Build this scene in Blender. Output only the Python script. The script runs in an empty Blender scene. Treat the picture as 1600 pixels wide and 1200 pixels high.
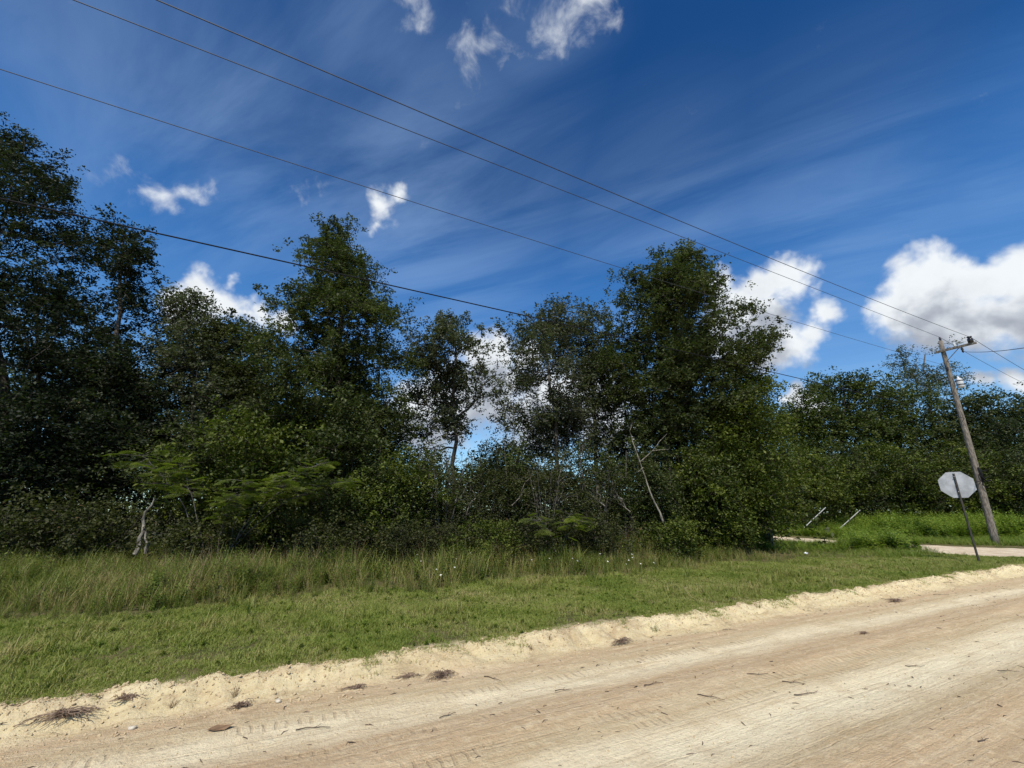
import bpy, math, random
import numpy as np
from mathutils import Vector, Matrix

R = math.radians
random.seed(7)
rng = np.random.default_rng(11)
scn = bpy.context.scene
col = scn.collection

# ------------------------------------------------------------------ camera
CAM_Z = 1.6
F = 640.0                      # focal length in pixels of the 1600 px wide photograph
PITCH = math.atan(200.0 / F)
cam_d = bpy.data.cameras.new('camera')
cam = bpy.data.objects.new('camera', cam_d)
col.objects.link(cam)
cam.location = (0, 0, CAM_Z)
cam.rotation_euler = (math.pi / 2 + PITCH, 0, 0)
cam_d.sensor_width = 36.0
cam_d.lens = F / 1600 * 36.0
cam_d.clip_start = 0.05
cam_d.clip_end = 5000
scn.camera = cam

SUN_EL = R(54)
SUN_TO = Vector((-0.10, -1.0, 0)).normalized()      # horizontal direction towards the sun
sun_dir = Vector((SUN_TO.x * math.cos(SUN_EL), SUN_TO.y * math.cos(SUN_EL), math.sin(SUN_EL)))
sd = bpy.data.lights.new('sun', 'SUN')
sd.energy = 5.0
sd.angle = R(0.55)
sd.color = (1.0, 0.94, 0.84)
so = bpy.data.objects.new('sun', sd)
col.objects.link(so)
so.location = (0, -20, 40)
so.rotation_euler = sun_dir.to_track_quat('Z', 'Y').to_euler()

scn.view_settings.view_transform = 'Standard'
scn.view_settings.look = 'None'
scn.view_settings.exposure = 0.0
scn.view_settings.gamma = 1.0
scn.view_settings.use_curve_mapping = False
scn.cycles.max_bounces = 6
scn.cycles.transparent_max_bounces = 4
scn.cycles.diffuse_bounces = 3
scn.cycles.glossy_bounces = 2


def ray(px, py):
    xr = (px - 800) / F
    yv = (600 - py) / F
    return Vector((xr, math.cos(PITCH) - yv * math.sin(PITCH), math.sin(PITCH) + yv * math.cos(PITCH)))


def at(px, py, Y):
    """world point seen at a pixel, at the depth Y"""
    d = ray(px, py)
    return Vector((0, 0, CAM_Z)) + d * (Y / d.y)


def on_ground(px, py, z=0.1):
    d = ray(px, py)
    return Vector((0, 0, CAM_Z)) + d * ((z - CAM_Z) / d.z)


# ------------------------------------------------------------------ node helpers
class NT:
    def __init__(self, tree):
        self.t = tree

    def n(self, typ, **kw):
        nd = self.t.nodes.new(typ)
        for k, v in kw.items():
            if k == 'ins':
                for kk, vv in v.items():
                    if hasattr(vv, 'is_linked') or isinstance(vv, bpy.types.NodeSocket):
                        self.t.links.new(vv, nd.inputs[kk])
                    else:
                        nd.inputs[kk].default_value = vv
            else:
                setattr(nd, k, v)
        return nd

    def m(self, op, a, b=None, c=None, clamp=False):
        ins = {0: a}
        if b is not None: ins[1] = b
        if c is not None: ins[2] = c
        return self.n('ShaderNodeMath', operation=op, use_clamp=clamp, ins=ins).outputs[0]

    def mix(self, f, a, b, mode='MIX'):
        nd = self.n('ShaderNodeMix', data_type='RGBA', blend_type=mode)
        for i, v in ((0, f), (6, a), (7, b)):
            if isinstance(v, bpy.types.NodeSocket): self.t.links.new(v, nd.inputs[i])
            else: nd.inputs[i].default_value = v if i == 0 or len(v) == 4 else (*v, 1)
        return nd.outputs[2]

    def mr(self, v, a, b, c=0.0, d=1.0, smooth=True):
        nd = self.n('ShaderNodeMapRange', interpolation_type='SMOOTHSTEP' if smooth else 'LINEAR', ins={0: v, 1: a, 2: b, 3: c, 4: d})
        return nd.outputs[0]

    def noise(self, vec, scale, detail=4, rough=0.55, dist=0.0):
        return self.n('ShaderNodeTexNoise', ins={'Vector': vec, 'Scale': scale, 'Detail': detail, 'Roughness': rough, 'Distortion': dist})


def material(name):
    m = bpy.data.materials.new(name)
    m.use_nodes = True
    m.node_tree.nodes.clear()
    nt = NT(m.node_tree)
    out = nt.n('ShaderNodeOutputMaterial')
    return m, nt, out


# ------------------------------------------------------------------ world: sky, cirrus, cumulus
world = bpy.data.worlds.new('World')
scn.world = world
world.use_nodes = True
wt = world.node_tree
wt.nodes.clear()
W = NT(wt)
wout = W.n('ShaderNodeOutputWorld')
bg = W.n('ShaderNodeBackground')
bg.inputs['Strength'].default_value = 0.10
wt.links.new(bg.outputs[0], wout.inputs[0])
sky = W.n('ShaderNodeTexSky', sky_type='NISHITA')
sky.sun_disc = False
sky.sun_elevation = SUN_EL
sky.sun_rotation = math.atan2(SUN_TO.x, SUN_TO.y)
sky.air_density = 1.0
sky.dust_density = 0.25
sky.ozone_density = 2.2
SKY_TONE = [(0.0, (.95, 1.25, 1.4)), (.24, (.93, 1.28, 1.5)), (.42, (.38, 1.06, 1.62)), (.57, (.24, .83, 1.40)), (.67, (.15, .55, .98)), (1.0, (.14, .52, .94))]
tc = W.n('ShaderNodeTexCoord')
dirv = tc.outputs['Generated']

# cumulus field as a node group: direction in, cover out
cg = bpy.data.node_groups.new('cumulus_field', 'ShaderNodeTree')
cg.interface.new_socket('Vector', in_out='INPUT', socket_type='NodeSocketVector')
cg.interface.new_socket('Cover', in_out='OUTPUT', socket_type='NodeSocketFloat')
G = NT(cg)
gi = G.n('NodeGroupInput')
go = G.n('NodeGroupOutput')
wn = G.noise(gi.outputs[0], 9.0, 4, 0.6)
wv = G.n('ShaderNodeVectorMath', operation='SUBTRACT', ins={0: wn.outputs['Color'], 1: (0.5, 0.5, 0.5)})
wv2 = G.n('ShaderNodeVectorMath', operation='SCALE', ins={0: wv.outputs[0], 'Scale': 0.11})
wd = G.n('ShaderNodeVectorMath', operation='ADD', ins={0: gi.outputs[0], 1: wv2.outputs[0]}).outputs[0]
# (px, py, radius in px, weight): the cloud banks by compass direction and height
CL = [(1478, 432, 40, 1), (1442, 448, 40, 1), (1520, 446, 42, 1), (1565, 438, 40, 1), (1610, 440, 50, 1), (1680, 450, 60, 1), (1420, 480, 42, .95),
      (1470, 490, 50, 1), (1530, 500, 55, 1), (1600, 500, 60, .95), (1680, 500, 70, .9), (1395, 505, 30, .6),
      (1228, 432, 34, 1), (1195, 446, 34, .95), (1150, 475, 40, 1), (1120, 440, 26, .9), (1180, 505, 42, 1), (1215, 540, 40, .95),
      (1262, 522, 28, .85), (1285, 490, 26, .85), (1268, 450, 20, .6), (1150, 530, 46, 1), (1195, 560, 30, .8),
      (318, 450, 34, .95), (350, 466, 32, .9), (280, 468, 28, .85), (390, 488, 26, .9), (425, 500, 26, .9), (300, 488, 40, .9), (372, 430, 16, .55),
      (595, 328, 26, .70), (618, 312, 20, .68), (578, 347, 18, .55),
      (205, 280, 34, .47), (248, 297, 36, .54), (292, 297, 32, .52), (172, 272, 26, .38), (262, 315, 24, .42), (325, 300, 22, .38), (460, 295, 32, .40), (440, 300, 20, .32),
      (760, 575, 50, 1), (745, 610, 55, 1), (660, 630, 40, 1), (700, 650, 70, 1), (790, 600, 50, .95), (850, 640, 80, .9),
      (640, 655, 45, .9), (950, 660, 70, .9), (820, 560, 35, .9), (1235, 628, 22, .9), (1260, 640, 28, .9), (1520, 606, 20, .8),
      (1590, 606, 26, .85), (735, 95, 60, .40), (715, 75, 40, .36), (765, 75, 50, .38), (905, 15, 70, .50), (870, 50, 50, .40), (935, 40, 44, .42), (640, 8, 46, .40), (780, 20, 60, .36)]
acc = None
for (px, py, r, w) in CL:
    d = ray(px, py)
    ln = d.length
    dn = d.normalized()
    ang = r / F / ln * 0.97
    dist = G.n('ShaderNodeVectorMath', operation='DISTANCE', ins={0: wd, 1: tuple(dn)}).outputs['Value']
    v = G.mr(dist, 0.0, ang * 1.75, w * 1.0, 0.0, smooth=False)
    acc = v if acc is None else G.m('SMOOTH_MAX', acc, v, 0.12)
# the same scattered fair-weather clouds go on out of the picture, behind the camera
sepg = G.n('ShaderNodeSeparateXYZ', ins={0: gi.outputs[0]})
bn = G.noise(gi.outputs[0], 3.2, 4, 0.55).outputs['Fac']
back = G.m('MULTIPLY', G.mr(bn, 0.56, 0.72), G.mr(sepg.outputs[1], 0.2, -0.15))
back = G.m('MULTIPLY', back, 0.9)
acc = G.m('MAXIMUM', acc, back)
dn1 = G.noise(gi.outputs[0], 14.0, 6, 0.58, 0.3).outputs['Fac']
cov = G.m('ADD', acc, G.m('MULTIPLY', G.m('SUBTRACT', dn1, 0.5), 0.85))
wt_links = cg.links
wt_links.new(cov, go.inputs[0])


def field(v):
    g = W.n('ShaderNodeGroup')
    g.node_tree = cg
    wt.links.new(v, g.inputs[0])
    return g.outputs[0]


dA = field(dirv)
up = W.n('ShaderNodeVectorMath', operation='ADD', ins={0: dirv, 1: (0.0, -0.01, 0.065)}).outputs[0]
dB = field(up)
cover = W.mr(dA, 0.24, 0.66)
lit = W.m('SUBTRACT', 1.0, W.m('MULTIPLY', W.mr(dB, 0.30, 0.80), 0.78))
lit = W.m('MULTIPLY', lit, W.mr(W.noise(dirv, 12, 5, .6).outputs['Fac'], 0.25, 0.65, 0.82, 1.0))
cloud_col = W.mix(lit, (2.7, 3.1, 3.9), (9.0, 9.4, 9.8))
# cirrus veil laid out on a flat layer overhead
sp = W.n('ShaderNodeSeparateXYZ', ins={0: dirv})
zz = W.m('MAXIMUM', sp.outputs[2], 0.04)
cx = W.m('DIVIDE', sp.outputs[0], zz)
cy = W.m('DIVIDE', sp.outputs[1], zz)
cv = W.n('ShaderNodeCombineXYZ', ins={0: cx, 1: cy}).outputs[0]
mp = W.n('ShaderNodeMapping', ins={'Vector': cv, 'Rotation': (0, 0, R(-27)), 'Scale': (1.8, 0.40, 1.0)})
mp.vector_type = 'TEXTURE'
ci = W.noise(mp.outputs[0], 1.3, 7, 0.58, 0.5).outputs['Fac']
cib = W.noise(cv, 0.8, 4, 0.55, 0.4).outputs['Fac']
patch = W.mr(cib, 0.50, 0.75, 0.0, 0.55)
for (px, py, r, w) in [(330, 200, 330, .9), (640, 340, 330, .95), (60, 60, 240, .6), (560, 60, 200, .75), (820, 60, 160, .5), (1050, 420, 260, .75), (1300, 340, 260, .75), (1560, 260, 220, .55), (1200, 480, 300, .5)]:
    d = ray(px, py)
    dist = W.n('ShaderNodeVectorMath', operation='DISTANCE', ins={0: dirv, 1: tuple(d.normalized())}).outputs['Value']
    patch = W.m('MAXIMUM', patch, W.mr(dist, r / F / d.length * 1.25, 0.0, 0.0, w))
veil = W.m('MULTIPLY', W.mr(ci, 0.30, 0.72, 0.14, 1.0), patch)
veil = W.m('MULTIPLY', W.m('MULTIPLY', veil, 0.42), W.mr(sp.outputs[2], 0.0, 0.15))
tone = W.n('ShaderNodeValToRGB', ins={0: sp.outputs[2]})
tone.color_ramp.interpolation = 'B_SPLINE'
for i_, (p_, c_) in enumerate(SKY_TONE):
    e_ = tone.color_ramp.elements[0] if i_ == 0 else (tone.color_ramp.elements[-1] if i_ == len(SKY_TONE) - 1 else tone.color_ramp.elements.new(p_))
    e_.position = p_
    e_.color = (c_[0] / 2, c_[1] / 2, c_[2] / 2, 1)
tcol = W.mix(1.0, tone.outputs[0], (2.0, 2.0, 2.0), 'MULTIPLY')
tint = W.mix(1.0, sky.outputs[0], tcol, 'MULTIPLY')
c1 = W.mix(veil, tint, (3.7, 5.6, 8.8))
c2 = W.mix(cover, c1, cloud_col)
wt.links.new(c2, bg.inputs['Color'])


# ------------------------------------------------------------------ numpy noise
def _hash(ix, iy, iz, seed):
    h = (ix * 374761393 + iy * 668265263 + iz * 2147483647 % 4294967296 + seed * 974711) & 0xffffffff
    h = ((h ^ (h >> 13)) * 1274126177) & 0xffffffff
    h = (h ^ (h >> 16)) & 0xffffffff
    return h / 4294967295.0


def vnoise(x, y, seed=0):
    x = np.asarray(x, float); y = np.asarray(y, float)
    ix = np.floor(x).astype(np.int64); iy = np.floor(y).astype(np.int64)
    fx = x - ix; fy = y - iy
    fx = fx * fx * (3 - 2 * fx); fy = fy * fy * (3 - 2 * fy)
    z = np.zeros_like(ix)
    a = _hash(ix, iy, z, seed); b = _hash(ix + 1, iy, z, seed)
    c = _hash(ix, iy + 1, z, seed); d = _hash(ix + 1, iy + 1, z, seed)
    return (a * (1 - fx) + b * fx) * (1 - fy) + (c * (1 - fx) + d * fx) * fy


def fbm(x, y, octv=4, seed=0, gain=0.5):
    s = 0; a = 1; t = 0
    for i in range(octv):
        s = s + a * vnoise(x * 2 ** i, y * 2 ** i, seed + i * 17)
        t += a; a *= gain
    return s / t


def sstep(a, b, x):
    t = np.clip((x - a) / (b - a), 0, 1)
    return t * t * (3 - 2 * t)


# ------------------------------------------------------------------ road frame: u along the road, v into the verge
P0 = np.array([0.0, 5.74])
UD = np.array([0.900, 0.436]); UD /= np.linalg.norm(UD)
VD = np.array([-UD[1], UD[0]])


def uv2xy(u, v):
    return P0[0] + u * UD[0] + v * VD[0], P0[1] + u * UD[1] + v * VD[1]


def xy2uv(x, y):
    return (x - P0[0]) * UD[0] + (y - P0[1]) * UD[1], (x - P0[0]) * VD[0] + (y - P0[1]) * VD[1]


def edge_v(u):
    """where the grass stops, irregular"""
    u = np.asarray(u, float)
    return 0.20 * (fbm(u * 0.35, u * 0 + 3.3, 3, 5) - 0.5) + 0.20 * (fbm(u * 2.1, u * 0 + 1.7, 3, 9) - 0.5) + 0.08 * (vnoise(u * 9, u * 0, 4) - .5) + 0.02 * np.clip(-u, 0, 3) * 0.3


GRASS = 0.12
# side road polygon (right hand edge, left hand edge)
SR_R = np.array([(30.0, 17.6), (26.0, 17.9), (22.6, 18.9), (20.6, 20.4), (19.2, 22.5), (17.6, 27.5), (16.4, 32.0), (13.2, 40.5), (6, 58)])
SR_L = np.array([(21.5, 16.0), (18.5, 15.3), (16.9, 15.4), (16.2, 16.6), (15.6, 18.9), (14.0, 24.5), (12.6, 30.3), (9.2, 39), (2, 56.5)])


def side_mask(x, y, grow=0.0):
    """signed inside-ness of the side road: >0 inside (metres to the nearest edge, roughly)"""
    x = np.asarray(x, float); y = np.asarray(y, float)
    poly = np.vstack([SR_R, SR_L[::-1], [(23, 10.0), (32, 10.0)]])
    inside = np.zeros(x.shape, bool)
    dist = np.full(x.shape, 1e9)
    n = len(poly)
    for i in range(n):
        x1, y1 = poly[i]; x2, y2 = poly[(i + 1) % n]
        cond = ((y1 > y) != (y2 > y))
        with np.errstate(divide='ignore', invalid='ignore'):
            xi = (x2 - x1) * (y - y1) / (y2 - y1 + 1e-12) + x1
        inside ^= cond & (x < xi)
        dx, dy = x2 - x1, y2 - y1
        t = np.clip(((x - x1) * dx + (y - y1) * dy) / (dx * dx + dy * dy), 0, 1)
        dist = np.minimum(dist, np.hypot(x - x1 - t * dx, y - y1 - t * dy))
    return np.where(inside, dist, -dist)


def ground_h(x, y):
    u, v = xy2uv(x, y)
    e = edge_v(u)
    h = GRASS + 0.10 * (fbm(x * 0.22, y * 0.22, 3, 21) - 0.5) + 0.04 * (fbm(x * 1.3, y * 1.3, 3, 22) - 0.5)
    near = sstep(3.0, 0.2, v)
    h = h * (1 - near) + (GRASS + 0.03 * (fbm(x * 1.3, y * 1.3, 3, 22) - 0.5)) * near
    h = h - 0.45 * (1 - sstep(e - 0.10, e + 0.06, v)) * (v > -11)
    sm = side_mask(x, y)
    h = np.where(sm > -0.3, h - 0.14 * sstep(-0.3, 0.3, sm), h)
    return h


def road_h(u, v):
    e = edge_v(u)
    w = v - e
    # bank of graded sand, crest right under the grass
    foot = 0.46 + 0.22 * (fbm(u * 0.8, u * 0 + 9, 3, 31) - 0.5)
    t = sstep(-foot, -0.03, w)
    ridge = 0.035 * np.exp(-((w + 0.03) / 0.09) ** 2) * fbm(u * 1.8, u * 0 + 2, 3, 33)
    h = (GRASS + 0.01) * t ** 1.15 + ridge
    lump = sstep(-foot - 0.1, -0.2, w) * (1 - sstep(0.0, 0.12, w))
    h = h + lump * 0.78 * (0.09 * (fbm(u * 5.0 + v * 2, v * 3.0, 4, 41, 0.6) - 0.5) + 0.075 * (fbm(u * 14.0 + v * 4, v * 6.0, 3, 42, .65) - 0.5) + 0.045 * (fbm(u * 30.0, v * 26.0, 2, 43, .65) - 0.5) - 0.05 * np.maximum(0, fbm(u * 4.5 + v * 1.2, v * 1.5, 3, 47) - .55) * 4)
    # ruts and graded ridges along the road
    vv = v + 0.10 * (fbm(u * 0.25, v * 0.3, 2, 51) - 0.5) + 0.025 * (u - 4) * 0.3
    for c, wd_, dp in ((-1.15, 0.20, 0.018), (-1.75, 0.18, -0.022), (-2.45, 0.28, 0.030), (-3.15, 0.22, -0.018), (-3.7, 0.25, 0.02), (-4.3, 0.2, -0.016), (-5.0, 0.3, 0.03), (-6.2, .3, .03)):
        h = h - dp * np.exp(-((vv - c) / wd_) ** 2)
    flat = 1 - sstep(-foot - 0.1, -0.2, w)
    rough = 0.4 + 1.2 * vnoise(u * 0.6, v * 1.7, 77)
    h = h + flat * rough * (0.022 * (fbm(u * 1.6, v * 7.0, 4, 61, 0.6) - 0.5) + 0.016 * (fbm(u * 12, v * 14, 3, 63, .6) - 0.5))
    # tyre tread cross marks
    tread = np.sin(u * 2 * math.pi / 0.075 + 2.0 * np.sin(v * 9)) * 0.004
    band = np.exp(-((vv + 1.95) / 0.10) ** 2) + np.exp(-((vv + 3.75) / 0.12) ** 2) + 0.8 * np.exp(-((vv + 0.98) / 0.08) ** 2)
    h = h + tread * band * sstep(0.42, 0.6, vnoise(u * 0.5, v * 2, 88)) * flat
    return h


def mesh_obj(name, verts, faces, mats, parent=None, smooth=False, attr=None, mat_index=None):
    """verts (n,3) array, faces (m,k) array or list of tuples; one mesh object"""
    me = bpy.data.meshes.new(name)
    verts = np.asarray(verts, dtype=np.float32)
    if isinstance(faces, np.ndarray):
        m, k = faces.shape
        me.vertices.add(len(verts)); me.vertices.foreach_set('co', verts.ravel())
        me.loops.add(m * k); me.loops.foreach_set('vertex_index', faces.astype(np.int32).ravel())
        me.polygons.add(m)
        me.polygons.foreach_set('loop_start', np.arange(0, m * k, k, dtype=np.int32))
        me.polygons.foreach_set('loop_total', np.full(m, k, dtype=np.int32))
        me.update(calc_edges=True)
    else:
        me.from_pydata([tuple(map(float, v)) for v in verts], [], [tuple(f) for f in faces])
        me.update()
    if smooth:
        me.polygons.foreach_set('use_smooth', np.ones(len(me.polygons), dtype=bool))
    for mt in (mats if isinstance(mats, (list, tuple)) else [mats]):
        me.materials.append(mt)
    if mat_index is not None:
        me.polygons.foreach_set('material_index', np.asarray(mat_index, dtype=np.int32))
    if attr is not None:
        a = me.attributes.new('rnd', 'FLOAT', 'FACE')
        a.data.foreach_set('value', np.asarray(attr, dtype=np.float32))
    o = bpy.data.objects.new(name, me)
    col.objects.link(o)
    if parent is not None:
        o.parent = parent
    return o


def tag(o, label=None, cat=None, group=None, kind=None):
    if label: o['label'] = label
    if cat: o['category'] = cat
    if group: o['group'] = group
    if kind: o['kind'] = kind
    return o


def empty(name, loc, rz=0.0):
    o = bpy.data.objects.new(name, None)
    o.empty_display_size = 0.3
    o.location = loc
    o.rotation_euler = (0, 0, rz)
    col.objects.link(o)
    return o


# ------------------------------------------------------------------ materials
def leaf_material(name, dark, mid, light, rough=0.6, trans=0.33, spec=0.22, brown=None):
    m, nt, out = material(name)
    at_ = nt.n('ShaderNodeAttribute', attribute_name='rnd')
    geo = nt.n('ShaderNodeNewGeometry')
    nz = nt.noise(geo.outputs['Position'], 0.9, 3, .6).outputs['Fac']
    f = nt.m('ADD', nt.m('MULTIPLY', at_.outputs['Fac'], 0.75), nt.m('MULTIPLY', nt.m('SUBTRACT', nz, 0.5), 1.3), clamp=True)
    ramp = nt.n('ShaderNodeValToRGB', ins={0: f})
    cr = ramp.color_ramp
    cr.elements[0].position = 0.05; cr.elements[0].color = (*dark, 1)
    cr.elements[1].position = 0.95; cr.elements[1].color = (*light, 1)
    e = cr.elements.new(0.5); e.color = (*mid, 1)
    c = ramp.outputs[0]
    if brown:
        c = nt.mix(nt.m('GREATER_THAN', at_.outputs['Fac'], brown[0]), c, brown[1])
    bs = nt.n('ShaderNodeBsdfPrincipled', ins={'Base Color': c, 'Roughness': rough, 'Specular IOR Level': spec})
    tr = nt.n('ShaderNodeBsdfTranslucent', ins={'Color': nt.mix(1.0, c, (1.1, 1.35, 0.5), 'MULTIPLY')})
    ms = nt.n('ShaderNodeMixShader', ins={0: trans, 1: bs.outputs[0], 2: tr.outputs[0]})
    nt.t.links.new(ms.outputs[0], out.inputs[0])
    return m


M = {}
M['oak'] = leaf_material('oak_leaf', (0.028, 0.038, 0.013), (0.064, 0.079, 0.025), (0.145, 0.162, 0.060), rough=.58, spec=.22)
M['oak_grey'] = leaf_material('grey_oak_leaf', (0.042, 0.050, 0.029), (0.080, 0.089, 0.052), (0.155, 0.160, 0.105), rough=.58, spec=.22, brown=(0.93, (0.10, 0.07, 0.035)))
M['lush'] = leaf_material('lush_leaf', (0.036, 0.050, 0.009), (0.085, 0.108, 0.016), (0.19, 0.205, 0.036), trans=0.3)
M['dull'] = leaf_material('dull_leaf', (0.028, 0.034, 0.012), (0.056, 0.063, 0.019), (0.115, 0.118, 0.036), brown=(0.9, (0.12, 0.075, 0.03)))
M['bluish'] = leaf_material('blue_green_leaf', (0.018, 0.028, 0.015), (0.040, 0.054, 0.026), (0.10, 0.115, 0.062), rough=.58, spec=.22)
M['oak_vignette'] = leaf_material('vignetted_oak_leaf', (0.010, 0.016, 0.009), (0.024, 0.032, 0.015), (0.062, 0.075, 0.036))  # darker leaf for the left trees: lens vignetting put into the colour
M['oak_light'] = leaf_material('light_oak_leaf', (0.030, 0.042, 0.012), (0.070, 0.090, 0.022), (0.150, 0.165, 0.055))
M['mimosa'] = leaf_material('feathery_leaf', (0.10, 0.13, 0.025), (0.17, 0.21, 0.035), (0.25, 0.28, 0.055), trans=0.35, rough=.55)
M['yellow'] = leaf_material('yellow_leaf', (0.09, 0.10, 0.01), (0.16, 0.15, 0.015), (0.24, 0.20, 0.02), trans=.3)


def bark_material(name, a, b):
    m, nt, out = material(name)
    geo = nt.n('ShaderNodeNewGeometry')
    mp_ = nt.n('ShaderNodeMapping', ins={'Vector': geo.outputs['Position'], 'Scale': (9, 9, 2.2)})
    nz = nt.noise(mp_.outputs[0], 2.0, 6, .65)
    c = nt.mix(nt.mr(nz.outputs['Fac'], 0.35, 0.65), a, b)
    bp = nt.n('ShaderNodeBump', ins={'Strength': 0.7, 'Distance': 0.03, 'Height': nz.outputs['Fac']})
    bs = nt.n('ShaderNodeBsdfPrincipled', ins={'Base Color': c, 'Roughness': 0.85, 'Normal': bp.outputs[0], 'Specular IOR Level': 0.2})
    nt.t.links.new(bs.outputs[0], out.inputs[0])
    return m


M['bark'] = bark_material('dark_bark', (0.030, 0.024, 0.018), (0.085, 0.072, 0.058))
M['bark_grey'] = bark_material('grey_bark', (0.06, 0.052, 0.042), (0.17, 0.155, 0.135))
M['dead'] = bark_material('bleached_wood', (0.26, 0.23, 0.19), (0.50, 0.46, 0.40))
M['pole'] = bark_material('weathered_pole_wood', (0.085, 0.073, 0.060), (0.23, 0.205, 0.17))
M['dryroot'] = bark_material('dry_root', (0.15, 0.10, 0.07), (0.34, 0.25, 0.18))
M['stump'] = bark_material('weathered_stump', (0.06, 0.05, 0.04), (0.32, 0.285, 0.23))
M['twig'] = bark_material('road_twig', (0.05, 0.035, 0.025), (0.15, 0.11, 0.08))


def plain(name, c, rough=0.5, metal=0.0, nscale=20, amp=0.25, spec=0.5):
    m, nt, out = material(name)
    geo = nt.n('ShaderNodeTexCoord')
    nz = nt.noise(geo.outputs['Object'], nscale, 5, .6).outputs['Fac']
    k = nt.mr(nz, 0.3, 0.7, 1 - amp, 1 + amp * 0.4)
    cc = nt.mix(1.0, (*c, 1), nt.n('ShaderNodeCombineColor', ins={0: k, 1: k, 2: k}).outputs[0], 'MULTIPLY')
    bs = nt.n('ShaderNodeBsdfPrincipled', ins={'Base Color': cc, 'Roughness': rough, 'Metallic': metal, 'Specular IOR Level': spec})
    nt.t.links.new(bs.outputs[0], out.inputs[0])
    return m


M['alu'] = plain('dull_aluminium', (0.50, 0.51, 0.53), 0.55, 0.15, 3.5, 0.28)
M['post'] = plain('rusty_green_steel', (0.055, 0.05, 0.042), 0.7, 0.1, 30, .4)
M['red'] = plain('sign_red', (0.45, 0.02, 0.02), 0.4)
M['white'] = plain('sign_white', (0.75, 0.75, 0.73), 0.5, 0, 8, .1)
M['cable'] = plain('black_cable', (0.010, 0.010, 0.012), 0.8, spec=.15)
M['conductor'] = plain('weathered_conductor', (0.035, 0.035, 0.04), 0.6)
M['porcelain'] = plain('dark_porcelain', (0.02, 0.016, 0.016), 0.3)
M['can'] = plain('pale_transformer_paint', (0.55, 0.56, 0.56), 0.5, 0, 10, .15)
M['pipe'] = plain('pale_pipe', (0.42, 0.42, 0.39), 0.55, 0, 12, .2)
M['stone'] = plain('limestone', (0.52, 0.46, 0.36), 0.9, 0, 25, .3)
M['clod'] = plain('sand_clod', (0.52, 0.40, 0.24), 0.95, 0, 25, .35)
M['litter'] = plain('white_paper', (0.8, 0.8, 0.8), 0.7, 0, 10, .1)
M['dryleaf'] = plain('dry_leaf', (0.20, 0.12, 0.06), 0.7, 0, 25, .4)
M['petal'] = plain('white_petal', (0.75, 0.74, 0.66), 0.6, 0, 10, .1)


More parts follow.
